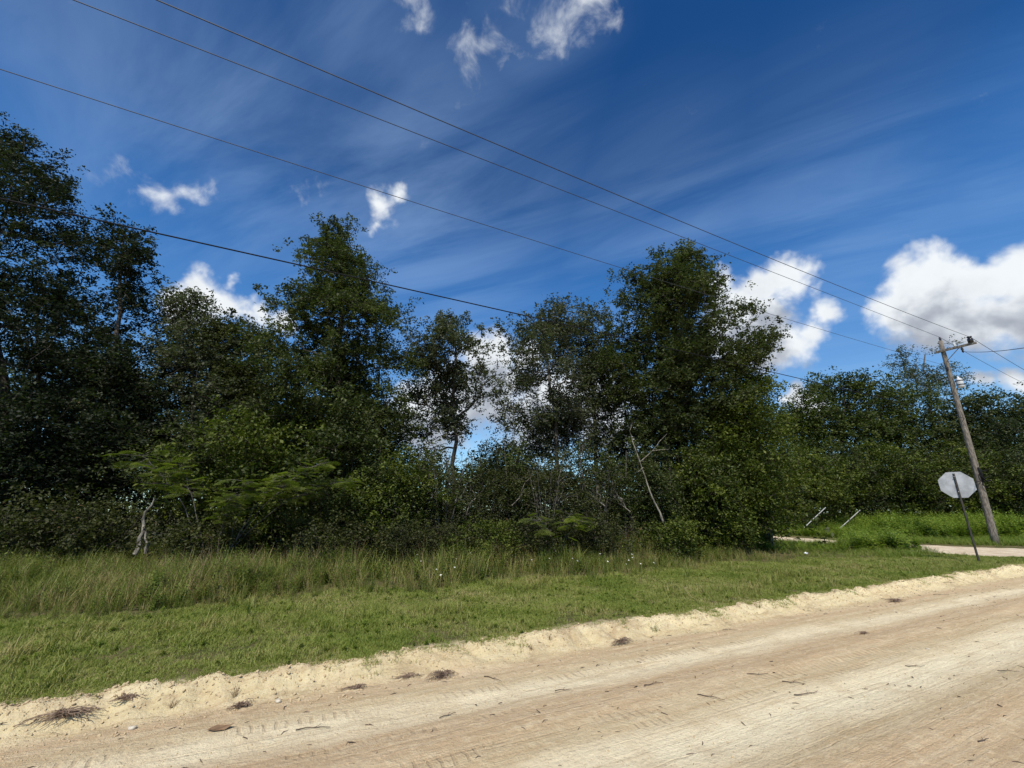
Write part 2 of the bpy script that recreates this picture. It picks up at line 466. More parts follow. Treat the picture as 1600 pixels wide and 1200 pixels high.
def sand_material():
    m, nt, out = material('graded_sand')
    tcn = nt.n('ShaderNodeTexCoord')
    P = tcn.outputs['Object']                    # object axes: x along the road, y across it
    s = nt.n('ShaderNodeSeparateXYZ', ins={0: P})
    u, v = s.outputs[0], s.outputs[1]
    warp = nt.noise(P, 0.5, 3, .5).outputs['Fac']
    vv = nt.m('ADD', v, nt.m('MULTIPLY', nt.m('SUBTRACT', warp, .5), 0.35))
    vv = nt.m('ADD', vv, nt.m('MULTIPLY', nt.m('SUBTRACT', u, 4.0), 0.008))
    ramp = nt.n('ShaderNodeValToRGB', ins={0: nt.m('DIVIDE', nt.m('ADD', vv, 8.0), 8.6)})
    cr = ramp.color_ramp
    pale, tan, pink, yel, drk = (0.60, 0.51, 0.375), (0.385, 0.290, 0.182), (0.385, 0.262, 0.165), (0.46, 0.37, 0.222), (0.335, 0.235, 0.150)
    stops = [(-8, tan), (-6, pale), (-5.2, tan), (-4.7, pink), (-4.25, tan), (-3.7, drk), (-3.3, pink), (-2.95, tan), (-2.75, pale), (-2.55, (0.70, 0.62, 0.47)), (-2.3, pale), (-2.1, tan), (-1.75, pink), (-1.45, pink), (-1.22, pale), (-1.05, pale), (-0.85, tan), (-0.55, pink), (-0.35, yel), (0.0, (0.56, 0.475, 0.30)), (0.5, (0.60, .51, .35))]
    cr.elements[0].position = 0; cr.elements[0].color = (*stops[0][1], 1)
    cr.elements[1].position = 1; cr.elements[1].color = (*stops[-1][1], 1)
    for p, c in stops[1:-1]:
        e = cr.elements.new((p + 8) / 8.6); e.color = (*c, 1)
    c = ramp.outputs[0]
    # streaks drawn along the road by the grader
    st = nt.n('ShaderNodeMapping', ins={'Vector': P, 'Scale': (0.35, 7.0, 1.0)})
    sn = nt.noise(st.outputs[0], 1.6, 6, .65, .2).outputs['Fac']
    c = nt.mix(nt.m('MULTIPLY', nt.mr(sn, 0.40, 0.62), 0.26), c, (0.60, 0.52, 0.39))
    c = nt.mix(nt.m('MULTIPLY', nt.mr(sn, 0.50, 0.30), 0.55), c, (0.34, 0.235, 0.14))
    pn = nt.noise(P, 2.3, 6, .62).outputs['Fac']
    c = nt.mix(nt.m('MULTIPLY', nt.mr(pn, 0.46, 0.66), 0.35), c, (0.38, 0.265, 0.16))
    gn = nt.noise(P, 60, 4, .7).outputs['Fac']
    c = nt.mix(nt.m('MULTIPLY', nt.mr(gn, 0.56, 0.72), 0.40), c, (0.33, 0.245, 0.165))
    fn = nt.noise(P, 240, 2, .7).outputs['Fac']
    c = nt.mix(nt.m('MULTIPLY', nt.mr(fn, 0.3, 0.7), 0.3), c, (0.68, 0.58, 0.42))
    vor = nt.n('ShaderNodeTexVoronoi', ins={'Vector': P, 'Scale': 26.0, 'Randomness': 1.0})
    speck = nt.m('MULTIPLY', nt.m('LESS_THAN', vor.outputs['Distance'], 0.14), nt.m('GREATER_THAN', nt.noise(P, 7.0, 2).outputs['Fac'], 0.52))
    c = nt.mix(nt.m('MULTIPLY', speck, 0.55), c, (0.20, 0.14, 0.09))
    bk = nt.m('MULTIPLY', nt.mr(v, -0.75, -0.45), nt.mr(nt.noise(P, 1.9, 5, .65, .6).outputs['Fac'], 0.52, 0.66))
    c = nt.mix(nt.m('MULTIPLY', bk, 0.55), c, (0.30, 0.215, 0.135))
    # pitted surface: shade inside the pits is painted into the colour
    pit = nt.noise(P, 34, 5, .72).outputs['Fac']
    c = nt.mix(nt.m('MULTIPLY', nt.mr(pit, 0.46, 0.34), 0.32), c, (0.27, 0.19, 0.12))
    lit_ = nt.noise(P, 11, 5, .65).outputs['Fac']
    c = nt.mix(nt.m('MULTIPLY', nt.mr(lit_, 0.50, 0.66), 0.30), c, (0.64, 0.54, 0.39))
    # thin crisp lines left by grader teeth and tyres
    ln_ = nt.n('ShaderNodeMapping', ins={'Vector': P, 'Scale': (0.12, 16.0, 1.0)})
    lnn = nt.noise(ln_.outputs[0], 1.7, 3, .6, .15).outputs['Fac']
    c = nt.mix(nt.m('MULTIPLY', nt.mr(lnn, 0.60, 0.68), 0.22), c, (0.31, 0.215, 0.13))
    # tread prints
    tw = nt.m('SINE', nt.m('ADD', nt.m('MULTIPLY', u, 2 * math.pi / 0.085), nt.m('MULTIPLY', nt.noise(P, 6, 2).outputs['Fac'], 5.0)))
    band = None
    for (c0, hw) in ((-1.95, .09), (-2.12, .05), (-0.95, .08), (-3.75, .10), (-3.98, .06), (-1.5, .05)):
        q_ = nt.mr(nt.m('ABSOLUTE', nt.m('SUBTRACT', vv, c0)), hw, hw * .5)
        band = q_ if band is None else nt.m('MAXIMUM', band, q_)
    tm = nt.m('MULTIPLY', band, nt.mr(nt.noise(P, 0.9, 3).outputs['Fac'], 0.44, 0.54))
    tr_ = nt.m('MULTIPLY', nt.mr(tw, 0.2, 0.9), tm)
    c = nt.mix(nt.m('MULTIPLY', tr_, 0.38), c, (0.30, 0.21, 0.13))
    h1 = nt.m('MULTIPLY', nt.noise(st.outputs[0], 5.0, 5, .7).outputs['Fac'], 0.8)
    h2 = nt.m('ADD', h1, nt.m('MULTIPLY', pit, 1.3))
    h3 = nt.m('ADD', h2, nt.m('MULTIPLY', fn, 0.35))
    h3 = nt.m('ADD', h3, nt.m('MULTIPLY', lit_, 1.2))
    h3 = nt.m('SUBTRACT', h3, nt.m('MULTIPLY', tr_, 0.5))
    h3 = nt.m('SUBTRACT', h3, nt.m('MULTIPLY', nt.mr(lnn, 0.56, 0.68), 0.25))
    c = nt.mix(1.0, c, (1.30, 1.30, 1.18), 'MULTIPLY')
    bp = nt.n('ShaderNodeBump', ins={'Strength': 0.75, 'Distance': 0.03, 'Height': h3})
    bs = nt.n('ShaderNodeBsdfPrincipled', ins={'Base Color': c, 'Roughness': 0.95, 'Normal': bp.outputs[0], 'Specular IOR Level': 0.15})
    nt.t.links.new(bs.outputs[0], out.inputs[0])
    return m


M['sand'] = sand_material()


def ground_material():
    m, nt, out = material('verge_soil')
    geo = nt.n('ShaderNodeNewGeometry')
    P = geo.outputs['Position']
    n1 = nt.noise(P, 1.4, 5, .6).outputs['Fac']
    n2 = nt.noise(P, 18, 5, .7).outputs['Fac']
    c = nt.mix(nt.mr(n1, .35, .65), (0.080, 0.085, 0.028), (0.16, 0.125, 0.065))
    c = nt.mix(nt.m('MULTIPLY', nt.mr(n2, .4, .65), .5), c, (0.05, 0.055, 0.02))
    sp_ = nt.n('ShaderNodeSeparateXYZ', ins={0: P})
    d = nt.m('ADD', nt.m('MULTIPLY', sp_.outputs[0], VD[0]), nt.m('MULTIPLY', nt.m('SUBTRACT', sp_.outputs[1], P0[1]), VD[1]))
    wob = nt.m('MULTIPLY', nt.noise(P, 5, 4, .6).outputs['Fac'], 0.3)
    edge = nt.mr(nt.m('SUBTRACT', d, wob), 0.16, -0.02)
    c = nt.mix(edge, c, (0.52, 0.42, 0.27))
    bp = nt.n('ShaderNodeBump', ins={'Strength': 0.8, 'Distance': 0.05, 'Height': n2})
    bs = nt.n('ShaderNodeBsdfPrincipled', ins={'Base Color': c, 'Roughness': 0.95, 'Normal': bp.outputs[0], 'Specular IOR Level': 0.1})
    nt.t.links.new(bs.outputs[0], out.inputs[0])
    return m


M['ground'] = ground_material()


def blade_material(name, stops, trans=0.3, pale=0.0):
    m, nt, out = material(name)
    oi = nt.n('ShaderNodeObjectInfo')
    geo = nt.n('ShaderNodeNewGeometry')
    nz = nt.noise(geo.outputs['Position'], 0.8, 4, .6).outputs['Fac']
    at_ = nt.n('ShaderNodeAttribute', attribute_name='rnd')
    f = nt.m('ADD', nt.m('ADD', nt.m('MULTIPLY', oi.outputs['Random'], 0.35), nt.m('MULTIPLY', at_.outputs['Fac'], 0.50)), nt.m('MULTIPLY', nt.m('SUBTRACT', nz, 0.43), 1.6), clamp=True)
    ramp = nt.n('ShaderNodeValToRGB', ins={0: f})
    cr = ramp.color_ramp
    cr.elements[0].position = 0; cr.elements[0].color = (*stops[0], 1)
    cr.elements[1].position = 1; cr.elements[1].color = (*stops[-1], 1)
    for i, s_ in enumerate(stops[1:-1]):
        e = cr.elements.new((i + 1) / (len(stops) - 1)); e.color = (*s_, 1)
    c = ramp.outputs[0]
    bs = nt.n('ShaderNodeBsdfPrincipled', ins={'Base Color': c, 'Roughness': 0.55, 'Specular IOR Level': 0.3})
    tr = nt.n('ShaderNodeBsdfTranslucent', ins={'Color': nt.mix(1.0, c, (1.1, 1.25, 0.6), 'MULTIPLY')})
    ms = nt.n('ShaderNodeMixShader', ins={0: trans, 1: bs.outputs[0], 2: tr.outputs[0]})
    nt.t.links.new(ms.outputs[0], out.inputs[0])
    return m


M['lawn'] = blade_material('mown_grass_blade', [(0.105, 0.150, 0.020), (0.165, 0.215, 0.032), (0.22, 0.265, 0.048), (0.30, 0.30, 0.085), (0.42, 0.35, 0.18)])
M['tall'] = blade_material('tall_grass_blade', [(0.085, 0.115, 0.018), (0.15, 0.185, 0.030), (0.22, 0.235, 0.05), (0.32, 0.28, 0.10), (0.42, 0.32, 0.17)])
M['weed'] = blade_material('weed_leaf', [(0.050, 0.082, 0.013), (0.095, 0.138, 0.020), (0.145, 0.185, 0.030), (0.19, 0.21, 0.05)])
M['lush_weed'] = blade_material('lush_weed_leaf', [(0.11, 0.17, 0.020), (0.16, 0.23, 0.028), (0.21, 0.28, 0.040), (0.25, 0.30, 0.06)])
M['verge'] = blade_material('verge_grass_blade', [(0.10, 0.15, 0.018), (0.15, 0.21, 0.026), (0.20, 0.25, 0.040), (0.26, 0.27, 0.07)])
M['brown'] = blade_material('dry_stalk', [(0.10, 0.065, 0.035), (0.17, 0.11, 0.06), (0.25, 0.18, 0.10)], 0.15)

# ------------------------------------------------------------------ ground sheet
def spaced(lo, hi, fine_lo, fine_hi, step, grow=1.25):
    a = list(np.arange(fine_lo, fine_hi + 1e-6, step))
    s = step; x = a[-1]
    while x < hi:
        s *= grow; x += s; a.append(min(x, hi))
    s = step; x = a[0]; b = []
    while x > lo:
        s *= grow; x -= s; b.append(max(x, lo))
    return np.array(sorted(set(b + a)))


def grid(us, vs, hfun):
    U, V = np.meshgrid(us, vs, indexing='ij')
    Z = hfun(U, V)
    verts = np.stack([U.ravel(), V.ravel(), Z.ravel()], 1)
    nu, nv = len(us), len(vs)
    idx = np.arange(nu * nv).reshape(nu, nv)
    faces = np.stack([idx[:-1, :-1].ravel(), idx[1:, :-1].ravel(), idx[1:, 1:].ravel(), idx[:-1, 1:].ravel()], 1)
    return verts, faces


us = spaced(-900, 900, -16, 42, 0.16, 1.3)
vs = np.array(sorted(set(np.round(np.concatenate([spaced(-900, 900, -10, 32, 0.3, 1.3), np.arange(-0.5, 0.5, 0.05)]), 4))))
def gfun(U, V):
    x, y = uv2xy(U, V)
    return ground_h(x, y)
gv, gf = grid(us, vs, gfun)
x_, y_ = uv2xy(gv[:, 0], gv[:, 1])
gv = np.stack([x_, y_, gv[:, 2]], 1)
tag(mesh_obj('ground', gv, gf, M['ground'], smooth=True), 'grassy verge and forest floor reaching to the horizon', kind='structure')

road_ang = math.atan2(UD[1], UD[0])
us = spaced(-120, 160, -5.2, 17.5, 0.045, 1.15)
vs = np.concatenate([np.arange(-11.0, -4.9, 0.2), np.arange(-4.85, -0.9, 0.04), np.arange(-0.88, 0.50, 0.022)])
rv, rf = grid(us, vs, lambda U, V: np.where(V > edge_v(U) + 0.05, road_h(U, V) - 2.2 * (V - edge_v(U) - 0.05), road_h(U, V)))
ro = mesh_obj('dirt_road', rv, rf, M['sand'], smooth=True)
ro.location = (P0[0], P0[1], 0)
ro.rotation_euler = (0, 0, road_ang)
tag(ro, 'pale graded sand road with tyre ruts and a crumbling bank', kind='structure')


# side road sheet
def interp_poly(p, n):
    d = np.concatenate([[0], np.cumsum(np.hypot(*np.diff(p, axis=0).T))])
    t = np.linspace(0, d[-1], n)
    return np.stack([np.interp(t, d, p[:, 0]), np.interp(t, d, p[:, 1])], 1)


ns, nw = 240, 36
A = interp_poly(SR_R, ns); B = interp_poly(SR_L, ns)
tt = np.linspace(-0.03, 1.03, nw)
X = A[:, None, 0] * (1 - tt) + B[:, None, 0] * tt
Y = A[:, None, 1] * (1 - tt) + B[:, None, 1] * tt
Z = 0.07 + 0.05 * (fbm(X * 2, Y * 2, 4, 71) - .5) + 0.03 * (fbm(X * 8, Y * 8, 3, 72) - .5) - 0.22 * (np.abs(tt - .5) > 0.5)[None, :] 
idx = np.arange(ns * nw).reshape(ns, nw)
sf = np.stack([idx[:-1, :-1].ravel(), idx[1:, :-1].ravel(), idx[1:, 1:].ravel(), idx[:-1, 1:].ravel()], 1)
m_, nt, out = material('side_road_sand')
geo = nt.n('ShaderNodeNewGeometry')
n1 = nt.noise(geo.outputs['Position'], 2.2, 6, .65).outputs['Fac']
n2 = nt.noise(geo.outputs['Position'], 22, 4, .7).outputs['Fac']
c = nt.mix(nt.mr(n1, .35, .65), (0.66, 0.56, 0.40), (0.50, 0.38, 0.25))
c = nt.mix(nt.m('MULTIPLY', nt.mr(n2, .5, .7), .5), c, (0.30, 0.22, 0.14))
bp = nt.n('ShaderNodeBump', ins={'Strength': 0.7, 'Distance': 0.04, 'Height': n2})
bs = nt.n('ShaderNodeBsdfPrincipled', ins={'Base Color': c, 'Roughness': 0.95, 'Normal': bp.outputs[0]})
nt.t.links.new(bs.outputs[0], out.inputs[0])
tag(mesh_obj('side_road', np.stack([X.ravel(), Y.ravel(), Z.ravel()], 1), sf, m_, smooth=True), 'narrow sandy side road branching off beyond the sign', kind='structure')


# ------------------------------------------------------------------ tube / leaf builders
def tubes(p0, p1, r0, r1, k=5):
    p0, p1 = np.asarray(p0, float), np.asarray(p1, float)
    r0, r1 = np.asarray(r0, float), np.asarray(r1, float)
    n = len(p0)
    d = p1 - p0
    ln = np.linalg.norm(d, axis=1, keepdims=True) + 1e-9
    d = d / ln
    ref = np.where(np.abs(d[:, 2:3]) > 0.9, np.array([[1.0, 0, 0]]), np.array([[0, 0, 1.0]]))
    a = np.cross(d, ref); a /= np.linalg.norm(a, axis=1, keepdims=True)
    b = np.cross(d, a)
    th = np.arange(k) * 2 * math.pi / k
    ring = a[:, None, :] * np.cos(th)[None, :, None] + b[:, None, :] * np.sin(th)[None, :, None]
    v0 = p0[:, None, :] + ring * r0[:, None, None]
    v1 = p1[:, None, :] + ring * r1[:, None, None] + (d * np.minimum(r1, 0.02)[:, None] * 0.5)[:, None, :]
    verts = np.concatenate([v0, v1], 1).reshape(-1, 3)
    base = (np.arange(n) * 2 * k)[:, None]
    i = np.arange(k); j = (i + 1) % k
    f = np.stack([base + i, base + j, base + j + k, base + i + k], 2).reshape(-1, 4)
    return verts, f


def join(parts):
    vs_, fs_, off = [], [], 0
    for v, f in parts:
        vs_.append(v); fs_.append(f + off); off += len(v)
    return np.concatenate(vs_), np.concatenate(fs_)


def polytube(pts, rad, k=8, cap=True):
    """smooth tube along a polyline, one surface"""
    pts = np.asarray(pts, float); n = len(pts)
    rad = np.broadcast_to(np.asarray(rad, float), (n,))
    tan = np.gradient(pts, axis=0)
    tan /= np.linalg.norm(tan, axis=1, keepdims=True) + 1e-9
    a = np.zeros_like(pts)
    ref = np.array([1.0, 0, 0]) if abs(tan[0, 0]) < 0.8 else np.array([0, 1.0, 0])
    for i in range(n):
        x = ref - tan[i] * np.dot(ref, tan[i]); x /= np.linalg.norm(x) + 1e-9
        a[i] = x; ref = x
    b = np.cross(tan, a)
    th = np.arange(k) * 2 * math.pi / k
    ring = a[:, None] * np.cos(th)[None, :, None] + b[:, None] * np.sin(th)[None, :, None]
    v = (pts[:, None] + ring * rad[:, None, None]).reshape(-1, 3)
    fs = []
    for i in range(n - 1):
        for j in range(k):
            jj = (j + 1) % k
            fs.append((i * k + j, i * k + jj, (i + 1) * k + jj, (i + 1) * k + j))
    if cap:
        c0 = len(v)
        v = np.vstack([v, pts[0], pts[-1]])
        for j in range(k):
            jj = (j + 1) % k
            fs.append((c0, jj, j, j)); fs.append((c0 + 1, (n - 1) * k + j, (n - 1) * k + jj, (n - 1) * k + jj))
        fs = [tuple(dict.fromkeys(f)) for f in fs]
    return v, fs


def leaves(cen, length, width, upbias=0.6, axis=None, seed=0):
    r = np.random.default_rng(seed)
    n = len(cen)
    nrm = r.normal(size=(n, 3)); nrm[:, 2] = np.abs(nrm[:, 2]) + upbias
    nrm /= np.linalg.norm(nrm, axis=1, keepdims=True)
    ax = r.normal(size=(n, 3)) if axis is None else axis + r.normal(size=(n, 3)) * 0.5
    ax -= nrm * np.sum(ax * nrm, 1, keepdims=True)
    ax /= np.linalg.norm(ax, axis=1, keepdims=True) + 1e-9
    sd_ = np.cross(nrm, ax)
    L = length * (0.65 + 0.7 * r.random((n, 1))); Wd = width * (0.65 + 0.7 * r.random((n, 1)))
    v0 = cen - ax * L * 0.5
    v1 = cen + sd_ * Wd * 0.5 + nrm * Wd * 0.15 + ax * L * 0.05
    v2 = cen + ax * L * 0.5 - nrm * L * 0.08
    v3 = cen - sd_ * Wd * 0.5 + nrm * Wd * 0.15 + ax * L * 0.05
    verts = np.stack([v0, v1, v2, v3], 1).reshape(-1, 3)
    faces = np.arange(n * 4).reshape(-1, 4)
    return verts, faces


def clump_leaves(clumps, rad, n_per, length, width, seed, flat=0.6, sub=6, upbias=.45):
    r = np.random.default_rng(seed)
    nc = len(clumps)
    sc = clumps[:, None, :] + r.normal(size=(nc, sub, 3)) * np.array([1, 1, flat]) * np.asarray(rad).reshape(-1, 1, 1) * 0.62
    m = max(1, int(n_per / sub))
    pos = sc[:, :, None, :] + r.normal(size=(nc, sub, m, 3)) * np.array([1, 1, 0.7]) * (np.asarray(rad).reshape(-1, 1, 1, 1) * 0.23)
    pos = pos.reshape(-1, 3)
    v, f = leaves(pos, length, width, upbias, None, seed + 1)
    rn = r.random(nc)[:, None, None] * 0.45 + r.random((nc, sub))[:, :, None] * 0.25 + r.random((nc, sub, m)) * 0.3
    return v, f, rn.reshape(-1)


def skeleton(trunk_pts, clumps, seed, r_tip=0.007, expo=2.25, trunk_r=None, up_pen=1.2):
    """joins every leaf clump to the trunk by curved branches; returns tube arrays"""
    r = np.random.default_rng(seed)
    nodes = [np.array(p) for p in trunk_pts]
    parent = [-1] + list(range(len(trunk_pts) - 1))
    tr = np.array(trunk_pts)
    axd = np.min(np.linalg.norm(clumps[:, None, :] - tr[None, :, :], axis=2), axis=1)
    order = np.argsort(axd)
    tips = []
    N = np.zeros((len(nodes) + len(clumps) * 4, 3)); N[:len(nodes)] = nodes
    cnt = len(nodes)
    for ci in order:
        c = clumps[ci]
        dv = c - N[:cnt]
        dd = np.linalg.norm(dv, axis=1)
        cost = dd + up_pen * np.maximum(0, 0.25 * dd - dv[:, 2])
        cost[:1] += 3
        j = int(np.argmin(cost))
        p = N[j].copy()
        L = dd[j]
        nseg = 3 if L > 0.8 else 2
        prev = j
        for s in range(1, nseg + 1):
            t = s / nseg
            q = p + (c - p) * t
            q[2] += -0.10 * L * math.sin(t * math.pi) * (1 if s < nseg else 0)
            if s < nseg: q = q + r.normal(size=3) * 0.07 * L
            N[cnt] = q; parent.append(prev); prev = cnt; cnt += 1
        tips.append(prev)
    N = N[:cnt]; parent = np.array(parent)
    flow = np.zeros(cnt)
    flow[tips] += r_tip ** expo
    for i in range(cnt - 1, 0, -1):
        if flow[i] == 0: flow[i] = r_tip ** expo
        flow[parent[i]] += flow[i]
    rad = flow ** (1 / expo)
    if trunk_r:
        k = len(trunk_pts)
        prof = np.linspace(trunk_r, trunk_r * 0.25, k)
        rad[:k] = np.maximum(rad[:k] * 0.8, prof)
        rad[0] *= 1.25
    i = np.arange(1, cnt)
    p0, p1, r0, r1 = N[parent[i]], N[i], rad[parent[i]], rad[i]
    ist = (i < len(trunk_pts))
    r0 = np.where(ist, r0, np.minimum(r0, r1 * 1.35))
    big = r1 > 0.03
    parts = []
    if big.any(): parts.append(tubes(p0[big], p1[big], r0[big], r1[big], 7))
    if (~big).any(): parts.append(tubes(p0[~big], p1[~big], r0[~big], r1[~big], 3))
    return join(parts)


def envelope_tree(name, rows, Y, label, cat='tree', leaf='oak', bark='bark', n=420, per=60, lsize=(0.12, 0.064), clump_r=0.42,
                  depth=None, seed=1, shell=0.55, trunk_r=0.2, base_x=None, holes=0.0, lobes=0.22, group=None, bare=None, trunk_top=0.93, flat=.8):
    """rows: (left px, right px, py) of the crown's outline, top to bottom, at distance Y"""
    r = np.random.default_rng(seed)
    prof = []
    for (l, rr, py) in rows:
        a, b = at(l, py, Y), at(rr, py, Y)
        prof.append((a.z, (a.x + b.x) / 2, (b.x - a.x) / 2))
    prof.sort()
    zs = np.array([p[0] for p in prof]); cxs = np.array([p[1] for p in prof]); hws = np.array([p[2] for p in prof])
    ztop = zs[-1]
    bx = base_x if base_x is not None else float(cxs[0])
    base = np.array([bx, Y, float(ground_h(np.array([bx]), np.array([Y]))[0])])
    # sample clumps, area weighted
    zz_ = np.linspace(zs[0], ztop, 200)
    w = np.interp(zz_, zs, hws) + 0.25
    w /= w.sum()
    cl = []
    ph = r.random(6) * 6.28
    # limb-scale lobes so that the outline is uneven
    bs_ = clump_r / .42
    centres = []
    NB = max(8, n // 6)
    while len(cl) < NB:
        z = r.choice(zz_, p=w) + r.normal() * 0.08
        th = r.random() * 2 * math.pi
        hw = np.interp(z, zs, hws)
        R0 = hw * (1 + lobes * math.sin(3 * th + ph[0] + z * 1.3) * 0.6 + lobes * math.sin(5 * th + ph[1] - z * 2.1) * 0.5 + lobes * .6 * math.sin(z * 3.1 + ph[2] + th))
        rad = R0 * r.random() ** (shell)
        x = np.interp(z, zs, cxs) + rad * math.cos(th)
        dsc = 1.0 if depth is None else depth
        y = Y + rad * math.sin(th) * dsc
        if holes > 0:
            g = fbm(np.array([x * 0.75 + 40 + seed]), np.array([z * 0.75 + y * .35]), 2, seed)[0]
            if g < holes: continue
        cl.append((x, y, z))
    # every bough carries a flattened spray of leaf clumps, tilted down and outwards
    cen_ = np.array(cl)
    bi = r.integers(0, NB, n)
    offs = r.normal(size=(n, 3)) * np.array([.40, .40, .30]) * bs_ * (0.7 + .6 * r.random(NB))[bi][:, None]
    cl = cen_[bi] + offs
    cl[:, 2] -= .35 * np.hypot(offs[:, 0], offs[:, 1])
    hwz = np.interp(cl[:, 2], zs, hws) + .25
    rr0 = np.hypot(cl[:, 0] - np.interp(cl[:, 2], zs, cxs), cl[:, 1] - Y) / hwz
    cl = cl[(rr0 < 1.25) & (cl[:, 2] < ztop + .1)]
    n = len(cl)
    # trunk
    kz = np.linspace(base[2] - 0.15, zs[0] + (ztop - zs[0]) * trunk_top, 12)
    tx = []
    for i, z in enumerate(kz):
        if z < zs[0]:
            t = (z - base[2]) / max(0.01, zs[0] - base[2])
            x = base[0] + (cxs[0] - base[0]) * max(0, t)
        else:
            x = np.interp(z, zs, cxs)
        tx.append([x + r.normal() * 0.07 * (i > 0), Y + r.normal() * 0.07 * (i > 0), z])
    root = empty(name, tuple(base))
    tv, tf = skeleton(tx, cl, seed + 5, trunk_r=trunk_r)
    lv, lf, rn = clump_leaves(cl, clump_r * (0.7 + 0.6 * r.random(n)), per, lsize[0], lsize[1], seed + 9, flat=flat)
    if bare:
        parts = [(tv, tf)]
        for b in bare:
            parts.append(bare_branch(b[0], b[1], b[2], seed + 77))
        tv, tf = join(parts)
    mesh_obj('trunk', tv - base, tf, M[bark], root, smooth=True)
    mesh_obj('crown', lv - base, lf, M[leaf], root, attr=rn)
    tag(root, label, cat, group)
    return root


def bare_branch(p, q, r0, seed, gens=3):
    """crooked leafless branch with twigs, from p to q"""
    r = np.random.default_rng(seed)
    P0_, P1_, A0, A1 = [], [], [], []

    def grow(p, q, rad, g):
        p = np.array(p, float); q = np.array(q, float)
        L = np.linalg.norm(q - p)
        n = 5
        pts = [p + (q - p) * i / n + (r.normal(size=3) * L * 0.05 if 0 < i < n else 0) for i in range(n + 1)]
        for i in range(n):
            P0_.append(pts[i]); P1_.append(pts[i + 1])
            A0.append(rad * (1 - i / n * 0.7)); A1.append(rad * (1 - (i + 1) / n * 0.7))
        if g > 0:
            for i in range(1, n):
                if r.random() < 0.75:
                    d = (q - p) / L
                    s = r.normal(size=3); s -= d * np.dot(s, d); s /= np.linalg.norm(s); s[2] = abs(s[2]) * .8
                    e = pts[i] + (d * 0.6 + s * 0.7) * L * (0.25 + 0.3 * r.random())
                    grow(pts[i], e, rad * (1 - i / n * .7) * 0.55, g - 1)
    grow(p, q, r0, gens)
    return tubes(P0_, P1_, A0, A1, 4)


def obj_xy(o): return o.location.x, o.location.y


# ------------------------------------------------------------------ the named trees, left to right
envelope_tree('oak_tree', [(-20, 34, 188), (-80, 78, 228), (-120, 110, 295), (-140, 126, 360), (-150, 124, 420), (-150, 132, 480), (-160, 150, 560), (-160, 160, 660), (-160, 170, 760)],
              13.5, 'tallest dark oak, cut off by the left edge of the photo', n=1300, per=92, clump_r=0.40, lsize=(.115,.062), seed=3, trunk_r=0.28, lobes=.12, base_x=-20.0, leaf='oak_vignette', holes=.20)
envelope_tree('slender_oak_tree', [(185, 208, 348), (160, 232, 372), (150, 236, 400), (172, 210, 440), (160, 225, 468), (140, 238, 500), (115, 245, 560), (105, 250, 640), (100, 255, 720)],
              14.5, 'slender oak with an airy topknot right of the tallest dark oak', n=520, per=76, clump_r=0.34, lsize=(.115, .062), seed=8, leaf='oak_vignette', holes=.27, trunk_r=.14)
envelope_tree('oak_tree', [(270, 312, 462), (245, 350, 490), (225, 375, 540), (210, 395, 620), (205, 400, 720)],
              16.0, 'low rounded oak under the white cloud at upper left', n=540, per=74, clump_r=0.42, seed=12, leaf='oak_grey', holes=.25, trunk_r=.16)
envelope_tree('oak_tree', [(380, 420, 492), (355, 445, 520), (345, 450, 580), (335, 460, 660), (330, 470, 740)],
              16.5, 'small dull-leaved oak touching the left side of the pointed oak', n=450, per=72, clump_r=0.40, seed=17, leaf='dull', holes=.25, trunk_r=.14)
envelope_tree('oak_tree', [(516, 544, 358), (502, 566, 378), (486, 586, 404), (472, 598, 436), (450, 612, 470), (440, 618, 520), (428, 636, 570), (418, 648, 630), (410, 655, 700), (410, 650, 770)],
              16.0, 'tall dense oak with a pointed crown, left of centre', n=1320, per=92, clump_r=0.36, lsize=(.115,.062), seed=21, trunk_r=0.24, lobes=.26, holes=.18)
b0 = at(705, 655, 17); 
envelope_tree('open_oak_tree', [(672, 700, 474), (642, 764, 497), (634, 776, 530), (640, 778, 565), (650, 768, 600), (668, 752, 640), (680, 742, 670)],
              17.0, 'open oak with a forked bare trunk against white cloud, near the centre', n=300, per=84, clump_r=0.36, lsize=(.12, .065), seed=29, leaf='oak_grey', trunk_r=0.12, holes=.40, lobes=.4, shell=.42,
              bare=[(at(705, 640, 17), at(638, 628, 16.6), .05), (at(706, 660, 17), at(770, 590, 17), .06), (at(708, 700, 17), at(655, 700, 16.8), .04)], trunk_top=.8)
envelope_tree('airy_oak_tree', [(832, 872, 478), (800, 908, 498), (785, 920, 530), (778, 930, 570), (790, 935, 620), (800, 940, 700)],
              18.0, 'thin grey-green oak with sky showing through, right of centre', n=560, per=66, clump_r=0.38, seed=33, leaf='oak_grey', bark='bark_grey', holes=.36, trunk_r=.13)
envelope_tree('airy_oak_tree', [(908, 942, 490), (895, 962, 515), (885, 968, 560), (880, 970, 620), (890, 975, 700)],
              19.5, 'grey-green oak squeezed against the left flank of the broad oak', n=470, per=68, clump_r=0.40, seed=39, leaf='oak_grey', bark='bark_grey', holes=.34, trunk_r=.13)
envelope_tree('broad_oak_tree', [(1004, 1066, 414), (988, 1086, 430), (970, 1112, 446), (954, 1130, 474), (952, 1152, 505), (952, 1162, 535), (952, 1162, 570), (955, 1150, 610), (965, 1120, 650), (985, 1095, 680)],
              17.0, 'broad dense oak with a side limb reaching right, right of centre', n=1320, per=92, clump_r=0.37, lsize=(.115,.062), seed=44, trunk_r=0.26, lobes=.2, holes=.18)
